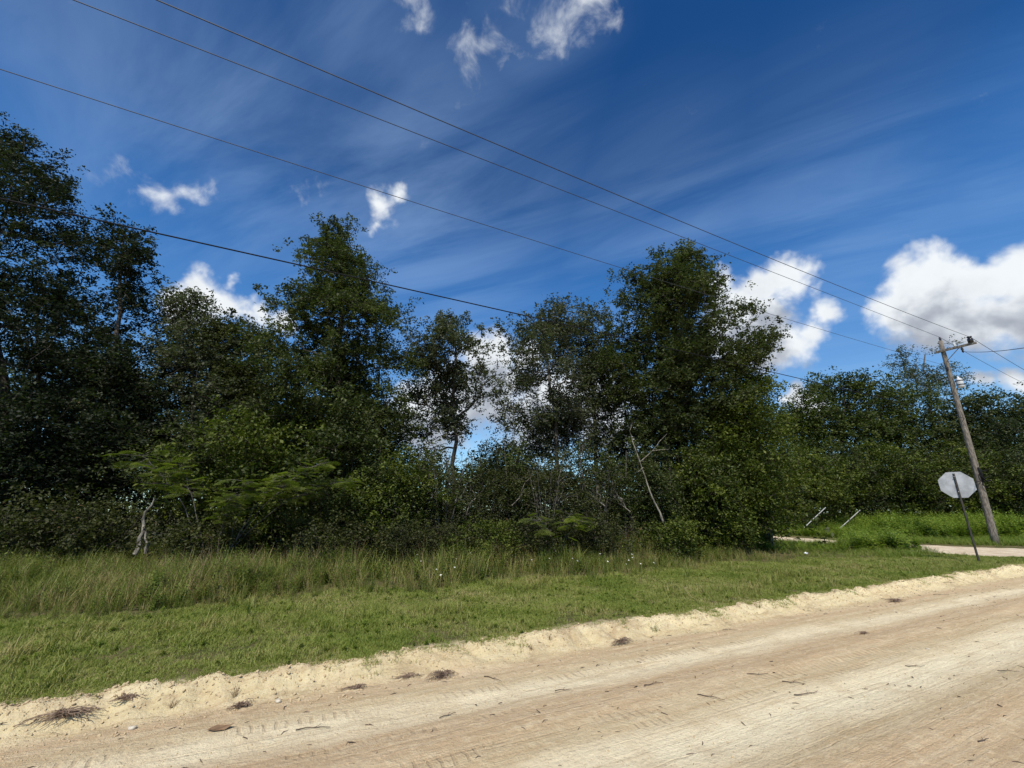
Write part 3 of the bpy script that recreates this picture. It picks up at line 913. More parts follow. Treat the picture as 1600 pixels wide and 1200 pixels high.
# its limb on the right belongs to the same tree: extra crown and limb meshes
br = bpy.data.objects['broad_oak_tree']
rs = np.random.default_rng(5)
lc = []
for k in range(75):
    t = rs.random()
    c_ = at(1130 + 72 * t, 590 - 62 * t + rs.normal() * 13, 16.6)
    lc.append((c_.x, 16.5 + rs.normal() * 0.6, c_.z))
lc = np.array(lc)
p_ = [tuple(at(1075, 660, 17)), tuple(at(1110, 620, 16.8)), tuple(at(1150, 585, 16.6)), tuple(at(1185, 553, 16.5))]
tv, tf = skeleton(p_, lc, 4, trunk_r=.09)
bl = np.array(br.location)
mesh_obj('side_limb', tv - bl, tf, M['bark'], br, smooth=True)
lv, lf, rn = clump_leaves(lc, 0.33 * np.ones(len(lc)), 84, .115, .062, 51)
mesh_obj('limb_foliage', lv - bl, lf, M['oak'], br, attr=rn)

envelope_tree('vine_covered_tree', [(1165, 1185, 572), (1140, 1200, 600), (1108, 1212, 640), (1080, 1208, 690), (1062, 1204, 740), (1055, 1180, 790)],
              16.6, 'leafy tree smothered in bright vines, right of the broad oak', n=860, per=70, clump_r=0.42, seed=52, leaf='lush', holes=.22, trunk_r=.15)

# beyond the side road
envelope_tree('far_oak_tree', [(1285, 1335, 590), (1262, 1372, 605), (1245, 1390, 640), (1238, 1395, 700), (1236, 1395, 780)],
              34.0, 'round-topped oak beyond the side road, left of the far trees', n=620, per=74, clump_r=0.72, lsize=(.20, .12), seed=60, leaf='oak_light', trunk_r=.25, depth=.7)
envelope_tree('far_pine_tree', [(1425, 1470, 540), (1388, 1496, 560), (1384, 1510, 585), (1400, 1500, 606), (1410, 1490, 640)],
              38.0, 'airy tall tree rising behind the utility pole', n=110, per=58, clump_r=0.75, lsize=(.20, .09), seed=65, leaf='oak_grey', bark='bark_grey', trunk_r=.2, holes=.36, trunk_top=.85, flat=.4, depth=.8)
envelope_tree('far_oak_tree', [(1380, 1430, 606), (1360, 1450, 625), (1350, 1465, 670), (1345, 1470, 780)],
              35.0, 'dark oak beyond the side road, left of the utility pole', n=420, per=60, clump_r=0.75, lsize=(.20, .11), seed=71, leaf='oak_light', trunk_r=.22, depth=.8)
envelope_tree('far_oak_tree', [(1490, 1540, 618), (1465, 1560, 640), (1455, 1570, 700), (1455, 1575, 780)],
              33.0, 'dark oak directly behind the utility pole', n=420, per=60, clump_r=0.72, lsize=(.20, .11), seed=75, leaf='oak', trunk_r=.22, depth=.8)
envelope_tree('far_oak_tree', [(1570, 1650, 605), (1550, 1690, 625), (1540, 1710, 690), (1540, 1720, 785)],
              31.0, 'blue-green oak at the right edge of the photo', n=520, per=60, clump_r=0.70, lsize=(.19, .10), seed=79, leaf='bluish', trunk_r=.25, depth=.8)
envelope_tree('far_oak_tree', [(1225, 1262, 628), (1215, 1275, 650), (1205, 1280, 700), (1205, 1280, 780)],
              35.0, 'smaller oak in the gap between the vine tree and far trees', n=300, per=56, clump_r=0.62, lsize=(.18, .10), seed=83, leaf='lush', trunk_r=.18)
# a second, hidden-ish row that closes the wood
BACK = [(60, 430, 19, 'bluish', 'dark oak filling in behind the slender oak', 110), (330, 520, 20, 'oak', 'oak behind the low rounded oak, seen through its top', 100),
        (590, 560, 21, 'oak', 'oak showing past the right shoulder of the pointed oak', 75), (795, 690, 22, 'oak_grey', 'low grey oak between the open oak and thin oak', 70),
        (1010, 640, 22, 'oak', 'oak in the shade beneath the broad oak', 90)]
for k, (px, py, Y_, lf_, lb, hw) in enumerate(BACK):
    envelope_tree('oak_tree', [(px - hw * .3, px + hw * .3, py), (px - hw * .75, px + hw * .75, py + 35), (px - hw, px + hw, py + 90), (px - hw, px + hw, 760)],
                  Y_, lb, n=300, per=50, clump_r=0.5, lsize=(.14, .07), seed=100 + k, leaf=lf_, trunk_r=.15, holes=.3)

# ------------------------------------------------------------------ understory: prototypes copied along the edge of the wood
def bush_proto(name, h, w, n, per, leaf, bark, seed, clump_r=.26, lsize=(.085, .045), stems=5, holes=.0, shape=0.5):
    r = np.random.default_rng(seed)
    cl = []
    while len(cl) < n:
        p = r.normal(size=3); p /= np.linalg.norm(p); p *= r.random() ** 0.42
        x, y, z = p[0] * w, p[1] * w, (0.5 + 0.5 * p[2]) * h
        s = 1 + .25 * math.sin(4 * math.atan2(y, x) + z * 2 + seed)
        x *= s; y *= s
        if holes and fbm(np.array([x * 1.3 + seed]), np.array([z * 1.3 + y]), 2, seed)[0] < holes: continue
        cl.append((x, y, max(0.08, z)))
    cl = np.array(cl)
    parts = []
    root = empty(name, (0, 0, 0))
    asg = np.argmin(np.stack([np.hypot(cl[:, 0] - w * .45 * math.cos(a * 2 * math.pi / stems), cl[:, 1] - w * .45 * math.sin(a * 2 * math.pi / stems)) for a in range(stems)]), axis=0)
    for a in range(stems):
        sub = cl[asg == a]
        if len(sub) < 2: continue
        an = a * 2 * math.pi / stems
        q = np.array([w * .4 * math.cos(an), w * .4 * math.sin(an)])
        tp = [(q[0] * .15, q[1] * .15, -0.1), (q[0] * .3, q[1] * .3, h * .2), (q[0] * .6, q[1] * .6, h * .45), (q[0], q[1], h * .75)]
        parts.append(skeleton(tp, sub, seed + a, r_tip=.004, trunk_r=.012 + .006 * h))
    tv, tf = join(parts)
    mesh_obj('stems', tv, tf, M[bark], root, smooth=True)
    lv, lf, rn = clump_leaves(cl, clump_r * (0.7 + .6 * r.random(n)), per, lsize[0], lsize[1], seed + 3)
    mesh_obj('foliage', lv, lf, M[leaf], root, attr=rn)
    return root


def copy_tree(o):
    c = o.copy(); col.objects.link(c)
    for ch in o.children:
        d = ch.copy(); col.objects.link(d); d.parent = c
    return c


protos = {
    'shade': bush_proto('leafy_shrub', 4.6, 1.7, 230, 52, 'oak_vignette', 'bark', 211, clump_r=.34, lsize=(.10, .05)),
    'dark': bush_proto('leafy_shrub', 4.6, 1.7, 230, 52, 'oak', 'bark', 201, clump_r=.34, lsize=(.10, .05)),
    'dull': bush_proto('leafy_shrub', 4.2, 1.5, 170, 48, 'dull', 'bark_grey', 202, clump_r=.32, lsize=(.09, .045), holes=.4),
    'lush': bush_proto('leafy_shrub', 3.6, 1.7, 230, 52, 'lush', 'bark', 203, clump_r=.32, lsize=(.10, .055)),
    'low': bush_proto('low_shrub', 1.5, 1.1, 110, 46, 'dull', 'bark', 204, clump_r=.22, lsize=(.075, .04)),
    'lowlush': bush_proto('low_shrub', 1.6, 1.2, 120, 46, 'lush', 'bark', 205, clump_r=.22, lsize=(.085, .05)),
    'sapling': bush_proto('sapling', 5.0, .75, 90, 40, 'oak_light', 'bark_grey', 215, clump_r=.24, lsize=(.085, .045), stems=2, holes=.36),
    'twiggy': bush_proto('twiggy_shrub', 4.0, 1.4, 120, 20, 'dull', 'bark_grey', 206, clump_r=.30, lsize=(.08, .04), stems=7, holes=.42),
    'yellow': bush_proto('yellow_shrub', 1.6, 0.9, 70, 46, 'yellow', 'bark', 207, clump_r=.22, lsize=(.08, .045)),
}
used = set()
# kind, px, top py, Y, label, group, rz, width factor
SH = [
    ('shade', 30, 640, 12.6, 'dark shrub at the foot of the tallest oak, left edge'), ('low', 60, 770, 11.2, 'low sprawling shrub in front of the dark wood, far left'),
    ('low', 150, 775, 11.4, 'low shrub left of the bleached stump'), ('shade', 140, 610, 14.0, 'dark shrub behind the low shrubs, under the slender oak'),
    ('shade', 230, 640, 14.4, 'dark shrub behind the bleached stump'), ('dark', 330, 640, 14.2, 'dark shrub rising behind the feathery branches'),
    ('lush', 400, 640, 14.0, 'yellow-green shrub left of the pointed oak, above the feathery branches'), ('lush', 470, 620, 14.2, 'green shrub in front of the pointed oak trunk'),
    ('dark', 560, 650, 14.0, 'dark shrub below the right half of the pointed oak'), ('low', 330, 800, 11.6, 'low shrub beneath the feathery branches'),
    ('lush', 620, 700, 13.6, 'leafy shrub at the right foot of the pointed oak'), ('dull', 655, 720, 14.6, 'dull shrub just left of the open oak trunk'),
    ('twiggy', 700, 690, 14.0, 'twiggy thin shrub before the open oak trunk'), ('dull', 760, 725, 15.0, 'dull shrub right of the open oak trunk'),
    ('dull', 820, 705, 15.4, 'dull shrub under the thin grey-green oak, left side'), ('twiggy', 850, 690, 14.0, 'twiggy shrub in front of the thin grey-green oak'),
    ('dull', 885, 700, 15.2, 'olive shrub under the thin grey-green oak, right side'), ('lowlush', 760, 805, 12.4, 'low green shrub at the grass edge near the centre'),
    ('low', 850, 800, 12.8, 'low dull shrub at the grass edge right of centre'), ('twiggy', 930, 700, 14.8, 'twiggy shrub left of the forked dead branch'),
    ('dark', 1000, 680, 16.0, 'dark shrub in the shade of the broad oak, left side'), ('dark', 1065, 670, 16.2, 'dark shrub in the shade of the broad oak, right side'),
    ('low', 930, 795, 13.0, 'low shrub beneath the twiggy shrub by the dead branch'), ('lowlush', 1045, 805, 13.6, 'low bright shrub to the right of the dead branch'),
    ('lush', 1090, 690, 16.0, 'bright shrub below the broad oak side limb'), ('lush', 1135, 680, 17.0, 'bright shrub in the vine thicket, left of the yellow shrub'),
    ('lush', 1122, 700, 18.0, 'bright shrub at the corner of the wood by the side road'), ('yellow', 1222, 722, 31.0, 'small yellow-leaved shrub at the corner of the wood'),
    ('lowlush', 1120, 790, 15.4, 'low bright shrub at the foot of the vine thicket'), ('lowlush', 1112, 800, 17.0, 'low bright shrub nearest the hidden start of the side road'),
    ('dark', 520, 720, 13.0, 'dark shrub behind the tips of the feathery branches'), ('low', 640, 810, 12.0, 'low shrub at the grass edge left of centre'),
    ('low', 540, 800, 11.8, 'low shrub at the grass edge below the pointed oak'), ('low', 700, 812, 12.3, 'low shrub at the grass edge under the open oak'),
    ('sapling', 672, 640, 14.2, 'thin sapling left of the open oak trunk'), ('sapling', 735, 665, 14.4, 'thin sapling right of the open oak trunk'),
    ('sapling', 800, 625, 15.0, 'tall thin sapling under the gap right of the open oak'), ('sapling', 905, 640, 15.0, 'thin sapling under the squeezed grey-green oak'),
    ('sapling', 960, 655, 15.4, 'thin sapling just left of the forked dead tree'), ('sapling', 1030, 690, 15.2, 'thin sapling just right of the forked dead tree'),
    ('sapling', 1110, 600, 17.4, 'tall light-green sapling rising out of the vine thicket, left'), ('sapling', 1158, 590, 18.4, 'tall light-green sapling rising out of the vine thicket, right'),
    ('sapling', 590, 640, 14.0, 'thin sapling in front of the right flank of the pointed oak'), ('sapling', 430, 620, 13.8, 'thin sapling in front of the left flank of the pointed oak'),
    # beyond the side road
    ('lush', 1255, 700, 29.0, 'green shrub behind the left leaning pipe'), ('dark', 1310, 690, 30.5, 'dark shrub between the two leaning pipes'),
    ('lush', 1370, 690, 30.0, 'green shrub behind the right leaning pipe'), ('dark', 1425, 690, 29.5, 'dark shrub left of the stop sign'),
    ('lush', 1480, 690, 29.0, 'green shrub behind the stop sign'), ('dark', 1540, 690, 28.5, 'dark shrub behind the foot of the utility pole'),
    ('dark', 1600, 690, 27.0, 'dark shrub at the right edge beyond the side road'), ('lush', 1205, 690, 33.0, 'green shrub beside the yellow-leaved shrub'),
]
heights = {'dark': 4.6, 'shade': 4.6, 'sapling': 5.0, 'dull': 4.2, 'lush': 3.6, 'low': 1.5, 'lowlush': 1.6, 'twiggy': 4.0, 'yellow': 1.6}
rr_ = random.Random(4)
for (kind, px, py, Y_, lb) in SH:
    pr = protos[kind]
    o = pr if kind not in used else copy_tree(pr)
    used.add(kind)
    p = at(px, py, Y_)
    gz = float(ground_h(np.array([p.x]), np.array([Y_]))[0])
    sz = (p.z - gz) / heights[kind]
    wf = max(0.8, min(sz, 2.0)) * rr_.uniform(.9, 1.2)
    o.location = (p.x, Y_, gz)
    o.rotation_euler = (0, 0, rr_.uniform(0, 6.28))
    o.scale = (wf, wf, sz)
    tag(o, lb, 'shrub', 'shrubs along the edge of the wood' if Y_ < 21 else 'shrubs beyond the side road')

# ------------------------------------------------------------------ mass of the wood further in
r = np.random.default_rng(300)
cl = []
while len(cl) < 2600:
    x = r.uniform(-55, 17); y = r.uniform(19, 31)
    top = np.interp(x / (y / 25), [-40, -20, -14, -8, -4, 0, 4, 8, 12, 17], [12, 10, 8.5, 6.5, 4.2, 3.6, 3.8, 4.8, 5.2, 4.0])
    top *= 0.75 + 0.5 * vnoise(np.array([x * .5]), np.array([y * .5]), 8)[0]
    z = r.uniform(0.2, top)
    if x > 13.5 - (y - 20) * .4: continue
    cl.append((x, y, z))
while len(cl) < 5600:
    x = r.uniform(16, 85); y = r.uniform(34, 46)
    top = (10.0 + 1.8 * vnoise(np.array([x * .3]), np.array([y * .3]), 8)[0]) * y / 40
    if x < 21 - (y - 30) * .4: continue
    cl.append((x, y, max(.2, top * r.random() ** 1.0)))
cl = np.array(cl)
lv, lf, rn = clump_leaves(cl, 0.75 * np.ones(len(cl)), 40, .22, .12, 301)
tag(mesh_obj('woodland', lv, lf, M['oak'], attr=rn), 'dark leafy interior of the wood behind the front trees', 'woodland', kind='stuff')
# stems inside the wood
P_a, P_b, ra, rb = [], [], [], []
for k in range(170):
    x = r.uniform(-24, 9.0); y = np.interp(x, [-40, -8, 0, 6, 10, 14], [14.6, 15, 15.5, 17.5, 19.5, 21]) + r.uniform(0, 5)
    lean = r.normal(size=2) * 0.35
    h = r.uniform(2, 3.8); rad = r.uniform(.015, .06)
    p = np.array([x, y, 0.0])
    for s in range(4):
        q = p + np.array([lean[0] / 4 + r.normal() * .06, lean[1] / 4 + r.normal() * .06, h / 4])
        P_a.append(p); P_b.append(q); ra.append(rad * (1 - s * .18)); rb.append(rad * (1 - (s + 1) * .18)); p = q
tv, tf = tubes(P_a, P_b, ra, rb, 5)
tag(mesh_obj('undergrowth_stems', tv, tf, M['bark'], smooth=True), 'tangle of thin grey stems inside the wood', 'undergrowth', kind='stuff')

# ------------------------------------------------------------------ feathery-leaved tree with arching branches
def frond(v_l, f_l, rn_l, p, d, L, r):
    """twice-feathered leaf on a gently tipped plane: side stalks carrying a comb of leaflets each side"""
    d = d / np.linalg.norm(d)
    s = np.cross(d, [0, 0, 1.0]); s /= np.linalg.norm(s)
    s = s + np.array([0, 0, 1.0]) * r.uniform(-.45, .45); s /= np.linalg.norm(s)
    nrm = np.cross(s, d)
    base = sum(len(a) for a in v_l)
    vs2 = []
    for i in range(7):
        t = (i + 1) / 8
        q = p + d * L * t - np.array([0, 0, 1]) * L * 0.25 * t * t
        wl = L * 0.46 * math.sin(math.pi * (0.15 + 0.8 * t)) ** 0.8
        for sg in (-1, 1):
            dd = d * 0.5 + s * sg * 0.85; dd /= np.linalg.norm(dd)
            pp = np.cross(nrm, dd)
            for j in range(5):
                c = q + dd * wl * (j + .5) / 5 - np.array([0, 0, .14 * wl * ((j + .5) / 5) ** 2])
                for s2 in (-1, 1):
                    tp_ = c + pp * s2 * .032 + dd * .012 - nrm * .004
                    vs2 += [c - dd * .010, c + pp * s2 * .016 - dd * .006, tp_, c + pp * s2 * .016 + dd * .016]
    vs2 = np.array(vs2)
    v_l.append(vs2)
    n = len(vs2) // 4
    f_l.append(np.arange(n * 4).reshape(-1, 4) + base)
    rn_l.append(np.full(n, r.random()))


def mimosa(px, py, Y_, tips, label, seed, nf=6):
    r = np.random.default_rng(seed)
    b = Vector((at(px, py, Y_).x, Y_, GRASS))
    root = empty('mimosa_tree', tuple(b))
    bn_ = np.array(b)
    V_, F_, N_ = [], [], []
    for (tx_, ty_, tY) in tips:
        e = np.array(at(tx_, ty_, tY)); s = bn_.copy() + r.normal(size=3) * [.1, .1, 0]
        L = np.linalg.norm(e - s)
        mid = s * .5 + e * .5 + np.array([0, 0, L * .30]) + r.normal(size=3) * .12
        ts = np.linspace(0, 1, 14)[:, None]
        pts = (1 - ts) ** 2 * s + 2 * ts * (1 - ts) * mid + ts ** 2 * e + r.normal(size=(14, 3)) * .022
        rad = np.linspace(.017, .005, 14)
        tub = [tubes(pts[:-1], pts[1:], rad[:-1], rad[1:], 6)]
        for i in range(7, 14):
            for k in range(nf):
                an = r.uniform(0, 6.28)
                dd = (pts[min(i, 13)] - pts[i - 1]); dd /= np.linalg.norm(dd)
                dv = np.array([math.cos(an), math.sin(an), r.uniform(-.35, .12)]) + dd * .5
                dv[2] = min(dv[2], .15)
                q = pts[i] + np.array([r.normal() * .16, r.normal() * .16, r.normal() * .07])
                frond(V_, F_, N_, q, dv, r.uniform(.26, .46), r)
                tub.append(tubes([pts[i], q], [q, q + dv / np.linalg.norm(dv) * .2], [.005, .004], [.004, .002], 3))
        tv, tf = join(tub)
        mesh_obj('branch', tv - bn_, tf, M['bark_grey'], root, smooth=True)
    fo = mesh_obj('fronds', np.concatenate(V_) - bn_, np.concatenate(F_), M['mimosa'], root, attr=np.concatenate(N_))
    fo['kind'] = 'stuff'
    tag(root, label, 'tree')


mimosa(345, 830, 11.6, [(222, 712, 11.2), (275, 722, 11.6), (395, 752, 11.0), (445, 742, 10.8), (505, 722, 11.4), (360, 775, 10.6), (545, 752, 11.6)],
       'small feathery-leaved tree with arching pale branches, left foreground of the wood', 401)
mimosa(870, 850, 12.2, [(840, 812, 11.8), (890, 806, 12.0), (910, 815, 12.2)], 'knee-high feathery-leaved sapling at the grass edge, right of centre', 402, 3)


# ------------------------------------------------------------------ dead wood
def dead_wood(name, segs, label, mat='dead', cat='dead tree'):
    base = Vector(segs[0][0])
    root = None
    parts = []
    for s in segs:
        pts = [np.array(p) for p in s[:-1]]
        rad = s[-1]
        r = np.random.default_rng(len(parts) + 5)
        P = []
        for i in range(len(pts) - 1):
            for t in (0, .33, .66):
                P.append(pts[i] * (1 - t) + pts[i + 1] * t + r.normal(size=3) * rad * .35)
        P.append(pts[-1])
        P = np.array(P); n = len(P)
        rr = np.linspace(rad, rad * .3, n)
        parts.append(tubes(P[:-1], P[1:], rr[:-1], rr[1:], 7))
    v, f = join(parts)
    o = mesh_obj(name, v - np.array(base), f, M[mat], smooth=True)
    o.location = base
    tag(o, label, cat)
    return o


Ys = 10.8
dead_wood('dead_stump', [
    (at(213, 866, Ys), at(222, 830, Ys), at(228, 800, Ys), at(241, 780, Ys), .055),
    (at(226, 862, Ys), at(230, 848, Ys), at(222, 826, Ys), .045)], 'bleached broken stump standing in the weeds at left', mat='stump')
Yd = 14.0
dead_wood('forked_dead_tree', [
    (at(1050, 850, Yd), at(1030, 800, Yd), at(1012, 757, Yd), at(1000, 722, Yd), .042),
    (at(1000, 722, Yd), at(992, 700, Yd), at(984, 674, Yd), .024), (at(1000, 722, Yd), at(1020, 704, Yd - .2), at(1030, 690, Yd - .3), .020),
    (at(1020, 704, Yd - .2), at(1045, 702, Yd - .4), .015), (at(1005, 730, Yd), at(996, 738, Yd - .3), .012), (at(1030, 690, Yd - .3), at(1042, 678, Yd - .3), .01),
    (at(984, 674, Yd), at(988, 660, Yd), .01)], 'forked bleached dead tree leaning left in front of the broad oak', mat='stump')
DB = [((800, 790), (830, 745), 14.0, 'bleached dead branch in the thicket right of the centre'), ((985, 800), (960, 765), 13.4, 'pale dead branch low in the thicket by the forked dead tree'),
      ((870, 770), (880, 715), 13.8, 'pale twiggy dead branch under the thin grey-green oak'), ((725, 810), (742, 770), 13.0, 'short pale dead branch at the foot of the open oak'),
      ((700, 740), (697, 710), 13.4, 'pale broken branch before the open oak trunk'), ((945, 800), (932, 760), 13.4, 'thin pale dead stick in the thicket right of centre')]
for k, (a, b, Yb, lb) in enumerate(DB):
    p, q = at(*a, Yb), at(*b, Yb - .3)
    v, f = bare_branch(p, q, .02, 500 + k, 2)
    o = mesh_obj('dead_branch', v - np.array(p), f, M['stump'], smooth=True)
    o.location = p
    tag(o, lb, 'branch')


# ------------------------------------------------------------------ grasses and weeds on geometry nodes
def unlinked(name, v, f, mat, rn=None):
    o = mesh_obj(name, v, f, mat, attr=rn)
    col.objects.unlink(o)
    return o


def tuft(n, h, w, spread, lean, seed, segs=2):
    r = np.random.default_rng(seed)
    V, Fq, rn = [], [], []
    for i in range(n):
        a = r.uniform(0, 6.28); b = r.uniform(0, 6.28)
        p = np.array([math.cos(b), math.sin(b), 0]) * spread * r.random() ** .5
        d = np.array([math.cos(a), math.sin(a), 0])
        s = np.array([-d[1], d[0], 0])
        H = h * r.uniform(.5, 1.1); ln = lean * r.uniform(.3, 1.3)
        k = len(V)
        for j in range(segs):
            t = j / segs
            q = p + d * H * ln * t * t + np.array([0, 0, H * (t - 0.25 * ln * t * t)])
            ww = w * (1 - 0.5 * t)
            V += [q - s * ww / 2, q + s * ww / 2]
        q = p + d * H * ln + np.array([0, 0, H * (1 - .35 * ln)])
        V += [q, q + s * w * .06]
        for j in range(segs):
            Fq.append((k + 2 * j, k + 2 * j + 1, k + 2 * j + 3, k + 2 * j + 2))
            rn.append(0)
        rv_ = r.random()
        rn[-segs:] = [rv_] * segs
    return np.array(V), np.array(Fq), np.array(rn)


def weed_plant(h, seed, nst=4, lw=.045):
    r = np.random.default_rng(seed)
    V, Fq, rn = [], [], []
    for s in range(nst):
        a = r.uniform(0, 6.28); ln = r.uniform(.05, .4)
        H = h * r.uniform(.6, 1.1)
        tip = np.array([math.cos(a) * ln * H, math.sin(a) * ln * H, H])
        k = len(V); sd = np.array([-math.sin(a), math.cos(a), 0]) * .004
        V += [-sd, sd, tip + sd * .3, tip - sd * .3]; Fq.append((k, k + 1, k + 2, k + 3)); rn.append(.3)
        nl = 15
        for i in range(nl):
            t = 0.15 + .85 * i / nl
            q = tip * t
            b = i * 2.4 + r.uniform(-.4, .4)
            d = np.array([math.cos(b), math.sin(b), r.uniform(-.1, .6)])
            L = lw * 1.9 * (1.25 - t) * r.uniform(.7, 1.3)
            sn = np.cross(d, [0, 0, 1]); sn /= np.linalg.norm(sn)
            k = len(V)
            V += [q, q + d * L * .5 + sn * L * .22, q + d * L, q + d * L * .5 - sn * L * .22]
            Fq.append((k, k + 1, k + 2, k + 3)); rn.append(r.random())
    return np.array(V), np.array(Fq), np.array(rn)


def scatter(name, protos_, pts, scl, rot, label, cat):
    """a vertex cloud whose points carry one of the plant meshes each"""
    coll = bpy.data.collections.new(name + '_kinds')
    for p in protos_: coll.objects.link(p)
    me = bpy.data.meshes.new(name)
    me.vertices.add(len(pts)); me.vertices.foreach_set('co', np.asarray(pts, np.float32).ravel())
    a = me.attributes.new('rot', 'FLOAT_VECTOR', 'POINT'); a.data.foreach_set('vector', np.asarray(rot, np.float32).ravel())
    a = me.attributes.new('scl', 'FLOAT_VECTOR', 'POINT'); a.data.foreach_set('vector', np.asarray(scl, np.float32).ravel())
    a = me.attributes.new('pick', 'INT', 'POINT'); a.data.foreach_set('value', np.random.default_rng(1).integers(0, len(protos_), len(pts)).astype(np.int32))
    o = bpy.data.objects.new(name, me); col.objects.link(o)
    ng = bpy.data.node_groups.new(name + '_nodes', 'GeometryNodeTree')
    ng.interface.new_socket('Geometry', in_out='INPUT', socket_type='NodeSocketGeometry')
    ng.interface.new_socket('Geometry', in_out='OUTPUT', socket_type='NodeSocketGeometry')
    N_ = ng.nodes; Lk = ng.links
    gi_ = N_.new('NodeGroupInput'); go_ = N_.new('NodeGroupOutput')
    ip = N_.new('GeometryNodeInstanceOnPoints')
    cn = N_.new('GeometryNodeCollectionInfo'); cn.inputs['Collection'].default_value = coll
    cn.inputs['Separate Children'].default_value = True; cn.inputs['Reset Children'].default_value = True
    ip.inputs['Pick Instance'].default_value = True

    def na(nm, typ):
        n_ = N_.new('GeometryNodeInputNamedAttribute'); n_.data_type = typ; n_.inputs['Name'].default_value = nm
        return n_.outputs[0]
    Lk.new(gi_.outputs[0], ip.inputs['Points']); Lk.new(cn.outputs[0], ip.inputs['Instance'])
    Lk.new(na('pick', 'INT'), ip.inputs['Instance Index'])
    Lk.new(na('rot', 'FLOAT_VECTOR'), ip.inputs['Rotation']); Lk.new(na('scl', 'FLOAT_VECTOR'), ip.inputs['Scale'])
    Lk.new(ip.outputs[0], go_.inputs[0])
    md = o.modifiers.new('scatter', 'NODES'); md.node_group = ng
    tag(o, label, cat, kind='stuff')
    return o


def rotscl(n, lo, hi, tilt, r, zvar=.2):
    rot = np.stack([r.normal(size=n) * tilt, r.normal(size=n) * tilt, r.uniform(0, 6.28, n)], 1)
    s = r.uniform(lo, hi, n)
    return rot, np.stack([s, s, s * r.uniform(1 - zvar, 1 + zvar, n)], 1)


def lawn_limit(u):
    """distance from the road edge at which mowing stops"""
    return np.interp(u, [-30, -9, -5, 0, 4, 9, 14, 17, 22, 30], [3.9, 4.0, 3.9, 3.7, 3.6, 3.6, 3.0, 2.6, 3, 3]) + 1.1 * (fbm(u * .55, u * 0, 3, 91) - .5) + .5 * (fbm(u * 2.3, u * 0 + 5, 3, 92) - .5)


def forest_front(x):
    return np.interp(x, [-40, -20, -8, 0, 6, 10, 14], [11.8, 12.0, 12.2, 12.8, 14.0, 16.5, 18.0])


r = np.random.default_rng(600)
# mown grass
N0 = 250000
u = r.uniform(-9.5, 21, N0); v = r.uniform(-0.28, 5.0, N0)
e = edge_v(u)
creep = .36 * np.maximum(0, fbm(u * 2.6, u * 0 + 4, 3, 333) - .50) * 4
keep = (v > e + 0.01 - creep * r.random(N0) ** 1.3 + 0.08 * r.random(N0) ** 2) & (v < lawn_limit(u) + .5 * r.random(N0))
x, y = uv2xy(u, v)
dist = np.hypot(x, y)
keep &= (r.random(N0) < np.clip(11.0 / dist, .25, 1.0) ** 1.0) & (x / np.maximum(y, .1) < 1.5) & (x / np.maximum(y, .1) > -1.9) & (side_mask(x, y) < 0.0)
patch = fbm(x * 1.3, y * 1.3, 4, 95)
keep &= (r.random(N0) < np.clip(0.30 + 3.0 * (patch - .36), .22, 1))
x, y = x[keep], y[keep]
n = len(x)
rot, scl = rotscl(n, .6, 1.15, .18, r)
tf_ = 0.5 + 1.2 * fbm(x * 1.2, y * 1.2, 4, 97)
scl *= tf_[:, None]
vv_ = xy2uv(x, y)[1]
scl *= (0.75 + .35 * sstep(.0, .5, vv_))[:, None]
lawn_p = [unlinked('lawn_tuft', *tuft(14, .055, .0048, .06, 1.1, 610 + k)[:2], M['lawn'], tuft(14, .055, .0048, .06, 1.1, 610 + k)[2]) for k in range(6)]
scatter('mown_grass', lawn_p, np.stack([x, y, np.where(vv_ > edge_v(xy2uv(x, y)[0]) + .02, ground_h(x, y), road_h(*xy2uv(x, y))) - .005], 1), scl, rot, 'short mown green grass between the sand bank and the weeds', 'grass')
lw_w = [unlinked('lawn_weed', *(lambda q: (q[0], q[1]))(weed_plant(.16, 730 + k, 5, .045)), M['verge'], weed_plant(.16, 730 + k, 5, .045)[2]) for k in range(4)]
q_ = (fbm(x * 1.6, y * 1.6, 3, 141) > .50) & (r.random(len(x)) < .022) & (vv_ > .1)
scatter('lawn_weeds', lw_w, np.stack([x[q_], y[q_], ground_h(x[q_], y[q_])], 1), scl[q_] * .40, rot[q_], 'flat broadleaf weeds dotted through the mown grass', 'weeds')
ltf = [unlinked('long_tuft', *tuft(14, .17, .006, .05, .8, 740 + k, 3)[:2], M['tall'], tuft(14, .17, .006, .05, .8, 740 + k, 3)[2]) for k in range(4)]
q_ = (fbm(x * .9 + 9, y * 1.3, 3, 143) > .56) & (r.random(len(x)) < .035) & (vv_ > .15)
scatter('long_grass_tufts', ltf, np.stack([x[q_], y[q_], ground_h(x[q_], y[q_])], 1), scl[q_] * 1.0, rot[q_], 'longer straw-tipped tufts the mower missed in the short grass', 'grass')

# tall grass
N0 = 60000
x = r.uniform(-24, 17, N0); y = r.uniform(6.5, 21, N0)
uu, vv_ = xy2uv(x, y)
lim = lawn_limit(uu)
dens = np.clip(.35 + 1.8 * (fbm(x * .5, y * .5, 3, 99) - .3), .25, 1)
keep = (vv_ > lim - .3 * r.random(N0)) & (y < forest_front(x) + 1.0) & (r.random(N0) < dens) & (side_mask(x, y) < -.15) & (r.random(N0) < np.clip(11 / y, .4, 1))
x, y = x[keep], y[keep]; uu, vv_ = xy2uv(x, y)
n = len(x)
ramp_ = sstep(-.2, 1.6, vv_ - lawn_limit(uu))
hump = .35 + 1.2 * fbm(x * .7, y * .7, 4, 101)
rot, scl = rotscl(n, .75, 1.2, .16, r)
right = (1 - .25 * sstep(3, 9, x)) * (1 - .55 * sstep(.50, .60, x / y))
right = right * np.where((x > 8) & (y > 16.5), .6, 1)
scl *= ((.34 + .64 * ramp_) * hump * right)[:, None]
